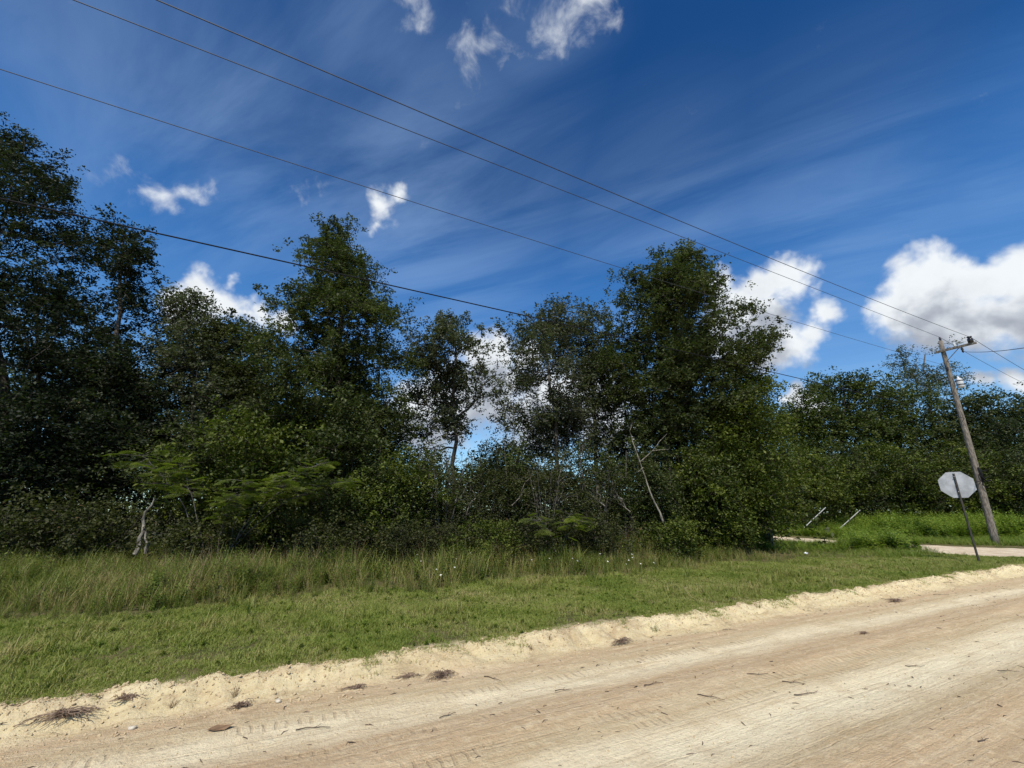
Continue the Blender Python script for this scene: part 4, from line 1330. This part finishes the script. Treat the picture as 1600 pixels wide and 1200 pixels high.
P3 = np.stack([x, y, ground_h(x, y) - .01], 1)
kind = r.random(n) * .6 + .4 * fbm(x * .9, y * .9, 3, 103)
tl = [unlinked('tall_tuft', *(lambda q: (q[0], q[1]))(tuft(12, .62, .011, .09, .6, 620 + k, 3)), M['tall'], tuft(12, .62, .011, .09, .6, 620 + k, 3)[2]) for k in range(6)]
s1 = kind < .62
scatter('tall_grass', tl, P3[s1], scl[s1], rot[s1], 'knee-high rough grass between the mown strip and the wood', 'grass')
wd_p = [unlinked('weed_kind', *(lambda q: (q[0], q[1]))(weed_plant(.55, 640 + k)), M['weed'], weed_plant(.55, 640 + k)[2]) for k in range(5)]
s2 = (kind >= .56) 
scatter('broadleaf_weeds', wd_p, P3[s2] + r.normal(size=(s2.sum(), 3)) * [.05, .05, 0], scl[s2] * 1.15, rot[s2], 'leafy green weeds mixed into the rough grass', 'weeds')
s3 = r.random(n) < .10 + .30 * (fbm(x * .6, y * .6, 3, 131) > .52)
br_p = [unlinked('stalk_kind', *(lambda q: (q[0], q[1]))(tuft(6, .72, .007, .10, .35, 660 + k, 2)), M['brown'], tuft(6, .72, .007, .1, .35, 660 + k, 2)[2]) for k in range(4)]
scatter('dry_stalks', br_p, P3[s3], scl[s3] * 1.1, rot[s3], 'brown dry stalks among the rough grass', 'dry grass')
print('tall', n)

# lush weeds around the side road and beyond
N0 = 26000
x = r.uniform(8, 52, N0); y = r.uniform(14, 36, N0)
uu, vv_ = xy2uv(x, y)
sm = side_mask(x, y)
left_side = (sm < -.05) & (y > 16.6) & (x < 17)
beyond = (sm < -.6) & (x > 13) & (y > 19.5) & (y < 33)
patchy = (sm > 2.2) & (y > 20.0) & (y < 31) & (fbm(x * 1.2, y * 1.2, 2, 3) > .62)
keep = ((left_side & (vv_ > lawn_limit(uu) - .4) & (y > 17)) | beyond | patchy) & (r.random(N0) < .9)
x, y = x[keep], y[keep]; sm = sm[keep]
n = len(x)
rot, scl = rotscl(n, .8, 1.3, .15, r)
hh = .6 + .9 * fbm(x * .35, y * .35, 3, 111)
bey = (y > 22) & (sm < -.05)
hh = hh * np.where(bey, np.clip(.55 + .14 * np.maximum(0, -sm), .5, 1.5), np.where(sm > -.05, .3, .85))
hh = np.where((x > 19) & (y < 24), hh * .35, hh)
corr = sstep(.55, .60, x / y) * (1 - sstep(.72, .80, x / y)) * (y < 25)
hh = hh * (1 - .62 * corr)
scl *= hh[:, None]
lw_p = [unlinked('lush_kind', *(lambda q: (q[0], q[1]))(weed_plant(.75, 680 + k, 7, .085)), M['lush_weed'], weed_plant(.75, 680 + k, 7, .085)[2]) for k in range(5)]
scatter('lush_weeds', lw_p, np.stack([x, y, ground_h(x, y) - .01], 1), scl, rot, 'bright green waist-high weeds around the side road', 'weeds')
N0 = 30000
x = r.uniform(9, 45, N0); y = r.uniform(13, 32, N0)
sm = side_mask(x, y); uu, vv_ = xy2uv(x, y)
keep = (sm < -.1) & (vv_ > .2) & ((vv_ > lawn_limit(uu)) | (x > 19)) & (y < 31) & (x > forest_front(x) * 0 + 10)
x, y = x[keep], y[keep]; n = len(x)
rot, scl = rotscl(n, .35, .65, .2, r)
scl *= (1 - .45 * sstep(.5, .6, x / y) * (1 - sstep(.74, .82, x / y)))[:, None]
vg = [unlinked('verge_tuft', *tuft(12, .62, .011, .09, .6, 690 + k, 3)[:2], M['verge'], tuft(12, .62, .011, .09, .6, 690 + k, 3)[2]) for k in range(5)]
scatter('verge_grass', vg, np.stack([x, y, ground_h(x, y) - .01], 1), scl, rot, 'rough green grass beside the side road', 'grass')

# forest floor litter of low leaves at the foot of the wood
# a few weeds that stand out
def single(name, v, f, mat, rn, loc, s, rz, label, cat, group=None):
    o = mesh_obj(name, v, f, mat, attr=rn)
    o.location = loc; o.scale = (s, s, s); o.rotation_euler = (0, 0, rz)
    tag(o, label, cat, group)
    return o


for k, (px, py, s, lb) in enumerate([(388, 962, .55, 'bright tuft of broad grass blades on the lawn edge, left'), (1075, 905, .7, 'grass tuft at the edge of the mown strip, right of centre')]):
    v, f, rn = tuft(16, .6, .018, .05, .45, 700 + k, 3)
    p = on_ground(px, py, GRASS)
    single('grass_tuft', v, f, M['weed'], rn, (p.x, p.y, GRASS), s, 1, lb, 'plant')
v, f, rn = weed_plant(.62, 711, 7, .06)
p = on_ground(235, 940, GRASS)
single('dark_weed', v, f, M['weed'], rn, (p.x, p.y, GRASS - .02), 1.3, .5, 'dark leafy weed with a reddish base where mowing stops, left', 'plant')

# white wildflowers
fv = []
def flower_mesh():
    V, Fq = [], []
    k = 0
    V += [(-.002, 0, 0), (.002, 0, 0), (.002, 0, .55), (-.002, 0, .55)]; Fq.append((0, 1, 2, 3))
    mi = [0]
    for i in range(7):
        a = i * 2 * math.pi / 7
        k = len(V)
        V += [(0, 0, .55), (math.cos(a - .3) * .02, math.sin(a - .3) * .02, .565), (math.cos(a) * .034, math.sin(a) * .034, .56), (math.cos(a + .3) * .02, math.sin(a + .3) * .02, .565)]
        Fq.append((k, k + 1, k + 2, k + 3)); mi.append(1)
    return np.array(V), np.array(Fq), mi
V_, F_, mi = flower_mesh()
fl0 = None
spots = [(655, 865), (662, 872), (690, 852), (700, 858), (706, 866), (712, 880), (687, 878), (698, 888), (823, 867), (880, 855), (888, 866), (895, 874), (928, 862), (938, 868), (975, 862), (982, 870), (990, 866), (996, 874), (1004, 868), (965, 872), (740, 862), (860, 870)]
fgrp = {0: ('white wildflower in the loose patch left of the open oak trunk', 8), 8: ('white wildflower in the patch below the twiggy shrubs', 14), 14: ('white wildflower in the patch left of the dead tree foot', 20), 20: ('lone white wildflower in the rough grass near the centre', 22)}
cur = None
for k, (px, py) in enumerate(spots):
    if k in fgrp: cur = fgrp[k][0]
    p = on_ground(px + random.uniform(-3, 3), py, .62)
    if fl0 is None:
        o = fl0 = mesh_obj('wildflower', V_, F_, [M['weed'], M['petal']], mat_index=mi)
    else:
        o = fl0.copy(); col.objects.link(o)
    o.location = (p.x, p.y, float(ground_h(np.array([p.x]), np.array([p.y]))[0]))
    o.rotation_euler = (random.uniform(.2, .7), random.uniform(-.2, .3), random.uniform(-.5, .5))
    fs_ = random.uniform(.75, 1.0); o.scale = (fs_ * .8, fs_ * .8, fs_)
    tag(o, cur, 'flower', cur.replace('white wildflower', 'white wildflowers'))


# ------------------------------------------------------------------ utility pole
def box(cx, cy, cz, sx, sy, sz):
    v = np.array([(x, y, z) for x in (-1, 1) for y in (-1, 1) for z in (-1, 1)], float) * [sx / 2, sy / 2, sz / 2] + [cx, cy, cz]
    f = [(0, 1, 3, 2), (4, 6, 7, 5), (0, 4, 5, 1), (2, 3, 7, 6), (0, 2, 6, 4), (1, 5, 7, 3)]
    return v, f


def pyjoin(parts):
    V, Fs, off = [], [], 0
    for v, f in parts:
        V += [tuple(map(float, q)) for q in v]; Fs += [tuple(int(i) + off for i in q) for q in f]; off += len(v)
    return V, Fs


def bevel(o, w=.01, seg=2):
    m = o.modifiers.new('bevel', 'BEVEL'); m.width = w; m.segments = seg; m.limit_method = 'ANGLE'
    return o


def lathe(prof, k=12, origin=(0, 0, 0), axis=None):
    pts = [np.array(origin) + np.array([0, 0, z]) for rad, z in prof]
    V, Fs = [], []
    for (rad, z) in prof:
        for j in range(k):
            a = j * 2 * math.pi / k
            V.append((origin[0] + rad * math.cos(a), origin[1] + rad * math.sin(a), origin[2] + z))
    n = len(prof)
    for i in range(n - 1):
        for j in range(k):
            jj = (j + 1) % k
            Fs.append((i * k + j, i * k + jj, (i + 1) * k + jj, (i + 1) * k + j))
    Fs.append(tuple(range(k))[::-1]); Fs.append(tuple((n - 1) * k + j for j in range(k)))
    return np.array(V), Fs


PB = at(1557, 853, 20.4); PBx = PB.x
PT = at(1470, 533, 20.4)
pole = empty('utility_pole', (PBx, 20.4, 0.05))
tag(pole, 'weathered wooden utility pole with a crossarm beyond the side road', 'utility pole')
top = np.array([PT.x - PBx, 0, PT.z - .05])
npp = 14
pts = np.array([top * t + np.array([.02 * math.sin(t * 5), 0, 0]) for t in np.linspace(-.02, 1, npp)])
v, f = polytube(pts, np.linspace(.145, .092, npp), 14)
mesh_obj('wooden_pole', v, f, M['pole'], pole, smooth=True)
la = math.atan2(.467, .884)                         # line direction of the wires
ad = np.array([math.sin(la), -math.cos(la), 0])     # crossarm direction, towards the camera side
zarm = at(1480, 549, 20.4).z - .05
ca = top * (zarm / top[2])
armrot = math.atan2(ad[1], ad[0])
arm_v, arm_f = box(0.50, 0, 0, 1.56, .09, .115)
arm = bevel(mesh_obj('crossarm', arm_v, arm_f, M['pole'], pole))
off = -np.array([math.cos(la), math.sin(la), 0]) * .16
arm.location = tuple(ca + off); arm.rotation_euler = (0, 0, armrot)
v, f = polytube([ca + off + ad * .62 + np.array([0, 0, -.06]), ca + off * .8 + np.array([0, 0, -.62])], [.018, .018], 6)
mesh_obj('arm_brace', v, f, M['pole'], pole)
INS = [(.02, -.0), (.055, .05), (.028, .07), (.06, .11), (.03, .13), (.065, .17), (.035, .19), (.045, .22), (.02, .26)]
ins_pos = [ca + off + ad * 1.16 + [0, 0, .06], top * (at(1482, 576, 20.4).z / PT.z) - np.array([math.cos(la), math.sin(la), 0]) * .14 + [0, 0, -.13], top + [0, 0, -.02]]
for q in ins_pos:
    v, f = lathe(INS, 12, tuple(q))
    mesh_obj('insulator', v, f, M['porcelain'], pole, smooth=True)
v, f = lathe([(.05, 0), (.11, .02), (.115, .20), (.07, .26), (.1, .30), (.1, .34)], 10, tuple(ca + off + ad * 1.10 + [0, 0, .05]))
mesh_obj('fuse_housing', v, f, M['porcelain'], pole, smooth=True)
v, f = lathe(INS[::-1] and [(.02, 0), (.06, -.06), (.03, -.09), (.06, -.14), (.03, -.17), (.05, -.24), (.015, -.3)], 10, tuple(ca + off + ad * .72 + [0, 0, -.06]))
mesh_obj('hanging_insulator', v, f, M['porcelain'], pole, smooth=True)
v, f = lathe([(.02, 0), (.05, .05), (.03, .08), (.05, .12), (.015, .2)], 10, tuple(ca + off + ad * .5 + [0, 0, .06]))
mesh_obj('pin_insulator', v, f, M['can'], pole, smooth=True)
tp = top * (at(1497, 600, 20.4).z / PT.z) + ad * .27
v, f = lathe([(.02, -.28), (.12, -.27), (.14, -.23), (.14, .14), (.12, .19), (.05, .22), (.04, .30), (.02, .33)], 16, tuple(tp))
mesh_obj('transformer', v, f, M['can'], pole, smooth=True)
for z0 in (-.16, .05):
    v, f = lathe([(.142, z0), (.148, z0 + .01), (.148, z0 + .045), (.142, z0 + .055)], 16, tuple(tp))
    mesh_obj('transformer_band', v, f, M['porcelain'], pole, smooth=True)
# loose black cable and strap half way up
cz = at(1512, 748, 20.4).z
cc_ = top * (cz / PT.z)
loop = []
for t in np.linspace(0, 1, 26):
    a = t * 2 * math.pi * 1.6
    loop.append(cc_ + ad * (.24 + .05 * math.sin(a * 2)) + np.array([math.cos(a) * .18, 0, .32 - .75 * t + .12 * math.sin(a)]))
v, f = polytube(loop, .022, 6)
mesh_obj('cable_loop', v, f, M['cable'], pole, smooth=True)
v, f = polytube([cc_ + np.array([.0, -.16, .5]), cc_ + np.array([.02, -.19, .2]), cc_ + np.array([.0, -.17, -.2])], [.03, .05, .03], 8)
mesh_obj('cable_clamp', v, f, M['cable'], pole, smooth=True)
v, f = polytube([cc_ + np.array([-.5, -.1, -.22]), cc_ + np.array([-.2, -.17, -.18]), cc_ + np.array([.1, -.17, -.02]), cc_ + np.array([.5, -.1, .1])], .016, 6)
mesh_obj('tie_cable', v, f, M['cable'], pole, smooth=True)

pw = np.array(pole.location)


def wire(start, pix, rad, label, name='power_line', ext=8.0, ld=None, mat='conductor'):
    """hangs from a point on the pole along the line direction; sag fitted to where the photo shows it"""
    ld = np.array([-math.cos(la), -math.sin(la)]) if ld is None else np.array(ld)
    S = [0.0]; Zz = [start[2]]
    for (px, py) in pix:
        d = ray(px, py)
        # start.xy + ld*s = (d.x, d.y)*t
        A_ = np.array([[d.x, -ld[0]], [d.y, -ld[1]]])
        t, s = np.linalg.solve(A_, np.array([start[0], start[1]]))
        S.append(s); Zz.append(CAM_Z + d.z * t)
    co = np.polyfit(S, Zz, 2 if len(S) > 2 else 1)
    print(label, 's', np.round(S, 1), 'z', np.round(Zz, 2))
    ss = np.linspace(0, max(S) + ext, 60)
    P = np.stack([start[0] + ld[0] * ss, start[1] + ld[1] * ss, np.polyval(co, ss)], 1)
    v, f = polytube(P - P[0], rad, 6)
    o = mesh_obj(name, v, f, M[mat], smooth=True)
    o.location = tuple(P[0])
    tag(o, label, 'wire', 'wires strung along the road')
    return o


wire(pw + ins_pos[0] + [0, 0, .26], [(930, 290), (245, 0)], .0095, 'uppermost of the four wires, running to the crossarm tip')
wire(pw + ins_pos[2] + [0, 0, .26], [(860, 290), (115, 0)], .0085, 'second wire from the top, running to the pole top')
wire(pw + ins_pos[1] + [0, 0, .26], [(700, 333), (0, 108)], .0065, 'faint third wire from the top, running to the pole just below its crossarm')
w4 = top * (at(1503, 655, 20.4).z / PT.z)
wire(pw + w4 + [0, -.12, 0], [(820, 493), (0, 310)], .0115, 'lowest and thickest black cable, passing in front of the trees', name='utility_cable', mat='cable')
# onward span to the right
for q, px, py, lb, rad in ((ins_pos[0], 1600, 567, 'wire leaving the crossarm tip for the right edge', .012), (ins_pos[2], 1600, 592, 'wire leaving the pole top for the right edge', .010), (ca + off + ad * .72 + [0, 0, -.3], 1600, 543, 'service wire rising from the hanging insulator to the right edge', .011)):
    st_ = pw + q
    sp_pt = st_ + [0, 0, .26 if py != 543 else 0]
    if py == 543:
        e_ = np.array(at(1640, 537, 9.0))
    else:
        ed = np.array([math.cos(la), math.sin(la)])
        e_ = np.array([*(sp_pt[:2] + ed * 45), sp_pt[2] + .2])
    ts = np.linspace(0, 1, 30)[:, None]
    P = sp_pt * (1 - ts) + e_ * ts
    P[:, 2] -= 4 * (.9 if py != 543 else .1) * (ts * (1 - ts))[:, 0]
    v, f = polytube(P - P[0], rad, 6)
    o = mesh_obj('power_line', v, f, M['conductor'], smooth=True)
    o.location = tuple(P[0])
    tag(o, lb, 'wire', 'wires strung along the road')

# ------------------------------------------------------------------ stop sign, seen from behind
sb = on_ground(1530, 879, GRASS - .02)
sign = empty('stop_sign', tuple(sb))
tag(sign, 'octagonal road sign seen from its grey back, on a thin steel post', 'road sign')
Hs = at(1489, 738, sb.y).z - sb.z
lean = np.array([at(1489, 738, sb.y).x - sb.x, 0, Hs])
view = Vector((sb.x, sb.y, 0)).normalized()
face = math.atan2(view.y, view.x)                 # plate normal along the line of sight
yaw = face - R(6)
nx, ny = math.cos(yaw), math.sin(yaw)
tx_, ty_ = -ny, nx
rad8 = .41 / math.cos(math.pi / 8)
cen = lean * ((Hs - .40) / Hs) + np.array([nx, ny, 0]) * .035
V, Fs = [], []
for dd in (-.002, .002):
    for k in range(8):
        a = math.pi / 8 + k * math.pi / 4
        V.append(cen + np.array([tx_, ty_, 0]) * rad8 * math.cos(a) + np.array([0, 0, 1]) * rad8 * math.sin(a) + np.array([nx, ny, 0]) * dd)
Fs = [tuple(range(8)), tuple(range(15, 7, -1))] + [(k, k + 8, (k + 1) % 8 + 8, (k + 1) % 8) for k in range(8)]
plate = mesh_obj('sign_plate', np.array(V), Fs, M['alu'], sign)
V2 = [cen + (np.array(p) - cen) * .985 + np.array([nx, ny, 0]) * .004 for p in V[8:]]
mesh_obj('sign_face', np.array(V2), [tuple(range(8))], M['red'], sign)
# u-channel post
prof = [(-.03, 0), (-.03, -.008), (-.016, -.008), (-.012, -.03), (.012, -.03), (.016, -.008), (.03, -.008), (.03, 0), (.02, 0), (.014, -.022), (-.014, -.022), (-.02, 0)]
V, Fs = [], []
for t in (-.05, .985):
    for (a, b) in prof:
        V.append(lean * t + np.array([tx_, ty_, 0]) * a * .92 + np.array([nx, ny, 0]) * (b + .028))
k = len(prof)
Fs = [(i, (i + 1) % k, (i + 1) % k + k, i + k) for i in range(k)] + [tuple(range(k))[::-1], tuple(range(k, 2 * k))]
mesh_obj('post', np.array(V), Fs, M['post'], sign)
for zz2 in (-.22, .26):
    c_ = cen + np.array([0, 0, zz2]) - np.array([nx, ny, 0]) * .045
    v, f = lathe([(.0, -.005), (.013, -.005), (.013, .006), (.0, .006)], 8)
    o = mesh_obj('bolt', v, f, M['alu'], sign)
    o.rotation_euler = (0, math.pi / 2, yaw); o.location = tuple(c_)
# legend on the road-facing side
cu = bpy.data.curves.new('legend', 'FONT'); cu.body = 'STOP'; cu.size = .32; cu.align_x = 'CENTER'; cu.align_y = 'CENTER'; cu.extrude = .0008
to = bpy.data.objects.new('legend_tmp', cu); col.objects.link(to)
dg = bpy.context.evaluated_depsgraph_get()
tme = bpy.data.meshes.new_from_object(to.evaluated_get(dg))
bpy.data.objects.remove(to)
lo = bpy.data.objects.new('legend', tme); tme.materials.clear(); tme.materials.append(M['white'])
col.objects.link(lo); lo.parent = sign
lo.location = tuple(cen + np.array([nx, ny, 0]) * .0085)
lo.rotation_euler = (math.pi / 2, 0, yaw + math.pi / 2)

# ------------------------------------------------------------------ two leaning pipes
for k, (a, b) in enumerate((((1263, 818), (1290, 793)), ((1318, 820), (1344, 797)))):
    Yp = 27.0
    p, q = at(a[0] - 6, a[1] + 6, Yp), at(*b, Yp - .3)
    v, f = polytube([np.zeros(3), (np.array(q) - np.array(p)) * .5, np.array(q) - np.array(p)], .026, 10)
    o = mesh_obj('leaning_pipe', v, f, M['pipe'], smooth=False)
    o.location = p
    tag(o, ['pale pipe leaning in the weeds, nearer the vine thicket', 'pale pipe leaning in the weeds, nearer the stop sign'][k], 'pipe', 'leaning pipes beyond the side road')

# ------------------------------------------------------------------ debris on the road
def rz(u_, v_):
    return float(road_h(np.array([u_]), np.array([v_]))[0])


def road_pt(px, py):
    z = 0.0
    for _ in range(4):
        p = on_ground(px, py, z)
        u_, v_ = xy2uv(p.x, p.y)
        z = rz(u_, v_) if v_ < edge_v(u_) + .03 else float(ground_h(np.array([p.x]), np.array([p.y]))[0])
    return Vector((p.x, p.y, z))


def root_clump(w, h, n, seed):
    r = np.random.default_rng(seed)
    parts = []
    for i in range(n):
        a = r.uniform(0, 6.28); L = w * r.uniform(.25, 1.0) * (1.0 + .5 * abs(math.cos(a)))
        s = np.array([r.normal() * w * .1, r.normal() * w * .07, r.uniform(.0, h * .5)])
        e = s + np.array([math.cos(a) * L, math.sin(a) * L * .5, 0]); e[2] = r.uniform(0, .012)
        m = (s + e) / 2 + np.array([r.normal() * .03, r.normal() * .03, h * r.uniform(.3, 1.0)])
        ts = np.linspace(0, 1, 7)[:, None]
        P = (1 - ts) ** 2 * s + 2 * ts * (1 - ts) * m + ts ** 2 * e + r.normal(size=(7, 3)) * .004
        rad = np.linspace(.0035, .0015, 7)
        parts.append(tubes(P[:-1], P[1:], rad[:-1], rad[1:], 3))
    return join(parts)


for k, (px, py, w, h, n, lb) in enumerate([
        (690, 1050, .14, .09, 80, 'heap of dry uprooted roots on the road edge, left of centre'), (972, 1006, .15, .09, 70, 'heap of dry uprooted roots on the road edge, right of centre'),
        (105, 1112, .20, .07, 90, 'long tangle of dry roots on the sand bank, far left'), (200, 1090, .12, .05, 50, 'smaller tangle of dry roots beside the long one, far left'),
        (640, 1058, .15, .03, 34, 'flat scatter of roots left of the root heap'), (560, 1068, .16, .03, 26, 'thin scatter of roots along the foot of the bank'),
        (380, 1080, .08, .06, 40, 'small root tuft on the sand bank, left'), (1350, 990, .12, .03, 22, 'flat dry root bundle out on the road, right'),
        (1400, 940, .25, .06, 50, 'root litter on the bank toward the stop sign')]):
    v, f = root_clump(w, h, n, 800 + k)
    p = road_pt(px, py)
    o = mesh_obj('root_clump', v, f, M['dryroot'])
    o.location = p; o.rotation_euler = (0, 0, road_ang + random.uniform(-.2, .2))
    tag(o, lb, 'roots')

for k, (px, py, s, lb) in enumerate([(1022, 975, .28, 'small green grass sprig growing on the sand bank, right of centre'), (730, 1010, .2, 'small green sprig on the bank above the root heap'), (1185, 948, .22, 'dark green sprig where grass overhangs the bank, right'),
                                     (830, 1000, .18, 'withered sprig on the sand bank near the centre'), (860, 1002, .17, 'withered sprig just right of the centre of the bank'), (370, 1070, .2, 'withered sprig on the sand bank, left'), (275, 1082, .2, 'withered sprig on the sand bank, far left')]):
    v, f, rn = tuft(22, .6, .016, .12, .8, 840 + k, 3)
    p = road_pt(px, py)
    o = single('grass_sprig', v, f, M['weed'] if k < 3 else M['brown'], rn, (p.x, p.y, p.z - .01), s, k, lb, 'plant')

# twigs
r = np.random.default_rng(870)
tw = [(770, 1062, .22, 'pale curved twig on the road near the root heap'), (1110, 1150 - 60, .22, 'straight twig lying on the pale wheel track'), (1430, 1042, .2, 'short twig across the pale wheel track, right'),
      (490, 1140, .25, 'curved twig on the road at lower left'), (1020, 1070, .22, 'dark twig on the tread marks, right of centre'), (1260, 1085, .28, 'long thin twig in the middle of the road'),
      (1185, 1055, .22, 'twig among the tread marks toward the right'), (1240, 1068, .2, 'forked twig among the tread marks'), (1575, 1050, .2, 'twig near the right edge of the road'),
      (700, 1120, .15, 'thin twig on the tan sand near the centre'), (1390, 925, .3, 'grey stick on the bank, right'), (1480, 905, .3, 'grey stick on the bank nearest the stop sign'),
      (1600 - 60, 1160, .12, 'short twig at the lower right'), (1100, 968, .2, 'dark twig at the foot of the bank, right of centre'), (1140, 985, .2, 'flat brown twig beside the foot of the bank, right'),
      (880, 1080, .16, 'curved twig by the road centre'), (1470, 930, .3, 'thin stick in the gutter below the bank, right')]
for k, (px, py, L, lb) in enumerate(tw):
    n = 9
    P = np.zeros((n, 3)); a = r.uniform(-.5, .3)
    t = np.linspace(-.5, .5, n)
    P[:, 0] = t * L * math.cos(a); P[:, 1] = t * L * math.sin(a) + .18 * L * (t ** 2) * r.choice([-1, 1]) + np.cumsum(r.normal(size=n)) * .0035
    P[:, 2] = .004 + .006 * np.abs(np.sin(t * 5 + k))
    v, f = polytube(P, np.linspace(.0042, .0018, n), 6)
    v2, f2 = polytube([P[4], P[4] + [.15 * L, .12 * L, .01]], [.0022, .001], 5)
    V, Fs = pyjoin([(v, f), (v2, f2)])
    p = road_pt(px, py)
    o = mesh_obj('twig', np.array(V), Fs, M['twig'], smooth=True)
    o.location = p + Vector((0, 0, .004)); o.rotation_euler = (0, 0, road_ang * r.uniform(-.5, 1.2))
    tag(o, lb, 'twig')

# dry leaf and stones
v = np.array([(-.09, 0, .01), (-.03, .035, .02), (.05, .03, .012), (.1, 0, .03), (.04, -.03, .004), (-.03, -.03, .006), (0, 0, .006)])
f = [(0, 6, 1), (1, 6, 2), (2, 6, 3), (3, 6, 4), (4, 6, 5), (5, 6, 0)]
p = road_pt(343, 1141)
o = mesh_obj('dry_leaf', v, f, M['dryleaf']); o.location = p + Vector((0, 0, .006)); o.rotation_euler = (0, 0, .3)
tag(o, 'curled dry brown leaf lying on the road at lower left', 'leaf')
v = np.array([(-.07, 0, 0), (-.02, .04, .05), (.05, .035, .03), (.08, -.01, .08), (.02, -.04, .02), (0, 0, .06)])
f = [(0, 5, 1), (1, 5, 2), (2, 5, 3), (3, 5, 4), (4, 5, 0)]
p = on_ground(1258, 862, .4)
o = mesh_obj('paper_scrap', v, f, M['litter']); o.location = (p.x, p.y, .35); o.scale = (.75, .75, .75); o.rotation_euler = (.9, .2, .3)
tag(o, 'white scrap of litter caught in the grass, right of the vine thicket', 'litter')


def rock(seed, squash=.6):
    r = np.random.default_rng(seed)
    import bmesh
    bm = bmesh.new()
    bmesh.ops.create_icosphere(bm, subdivisions=2, radius=1)
    V = np.array([q.co[:] for q in bm.verts]); Fs = np.array([[q.index for q in fc.verts] for fc in bm.faces])
    bm.free()
    for _ in range(5):
        n = r.normal(size=3); n /= np.linalg.norm(n)
        d = V @ n; lim = r.uniform(.5, .85)
        V = V - np.outer(np.maximum(0, d - lim), n)
    V *= 1 + .08 * r.normal(size=(len(V), 1))
    V[:, 2] *= squash
    return V, Fs


for k, (px, py, s, lb) in enumerate([(211, 1118, .032, 'pale limestone lump on the road, lower left'), (435, 1097, .03, 'pale stone at the foot of the bank, left'), (1450, 1015, .022, 'small pale stone right of the wheel track')]):
    V, Fs = rock(900 + k)
    o = mesh_obj('stone', V * s, Fs, M['stone'], smooth=False); o.location = road_pt(px, py) + Vector((0, 0, s * .3))
    tag(o, lb, 'stone')

# crumbs of sand and dark specks all over the road
cl_p = []
for k in range(4):
    V, Fs = rock(920 + k, .7)
    o = mesh_obj('crumb', V, Fs, M['clod']); col.objects.unlink(o); cl_p.append(o)
N0 = 30000
u = -5 + 23 * r.random(N0) ** 1.5; w_ = -r.random(N0) ** 2.2 * 4.6
v = edge_v(u) + w_
nearbank = np.exp(w_ / .5)
keep = r.random(N0) < .25 + .75 * nearbank
u, v, w_ = u[keep], v[keep], w_[keep]
x, y = uv2xy(u, v)
n = len(u)
s = .0025 + .006 * r.random(n) ** 3 + .012 * r.random(n) ** 7 * (w_ > -.6)
rot = r.uniform(0, 6.28, (n, 3))
scatter('sand_crumbs', cl_p, np.stack([x, y, road_h(u, v) + s * .3], 1), np.stack([s, s, s], 1), rot, 'crumbs of sand and soil scattered over the road', 'crumbs')
bits = []
for k in range(4):
    V, Fs = polytube([(-1, 0, 0), (0, .25 * (k - 1.5), .1), (1, 0, 0)], [.10, .13, .05], 4)
    o = mesh_obj('bit', np.array(V), Fs, M['twig']); col.objects.unlink(o); bits.append(o)
N0 = 2600
u = r.uniform(-5, 18, N0); w_ = -r.random(N0) ** 1.5 * 4.6
v = edge_v(u) + w_
keep = fbm(u * .9, v * 2.2, 3, 201) > .47
u, v = u[keep], v[keep]; n = len(u)
x, y = uv2xy(u, v)
s = .006 + .030 * r.random(n) ** 2.5
rot = np.stack([r.normal(size=n) * .2, r.normal(size=n) * .2, road_ang + r.normal(size=n) * .8], 1)
scatter('plant_bits', bits, np.stack([x, y, road_h(u, v) + .002], 1), np.stack([s, s, s], 1), rot, 'fine dark bits of dead plants strewn over the road', 'plant litter')
# roots hanging out of the bank
N0 = 420
u = r.uniform(-4.8, 16, N0); v = edge_v(u) - .02 - .32 * r.random(N0)
keep = fbm(u * 1.4, v * 0, 2, 301) > .5
u, v = u[keep], v[keep]; n = len(u)
x, y = uv2xy(u, v)
s = .03 + .05 * r.random(n)
rot = np.stack([r.normal(size=n) * .5, r.normal(size=n) * .5 + .3, r.uniform(0, 6.28, n)], 1)
scatter('bank_roots', [bits[0], bits[2]] if False else [unlinked('root_kind', *(lambda q: (q[0], q[1]))(root_clump(1.2, .8, 7, 950 + k)), M['twig']) for k in range(3)],
        np.stack([x, y, road_h(u, v) + .004], 1), np.stack([s * 1.3] * 3, 1), rot, 'fine torn roots sticking out of the sand bank', 'roots')
tris = 0
for o in col.objects:
    if o.type == 'MESH': tris += len(o.data.loops) - 2 * len(o.data.polygons)
print('objects', len(col.objects), 'tris', tris)
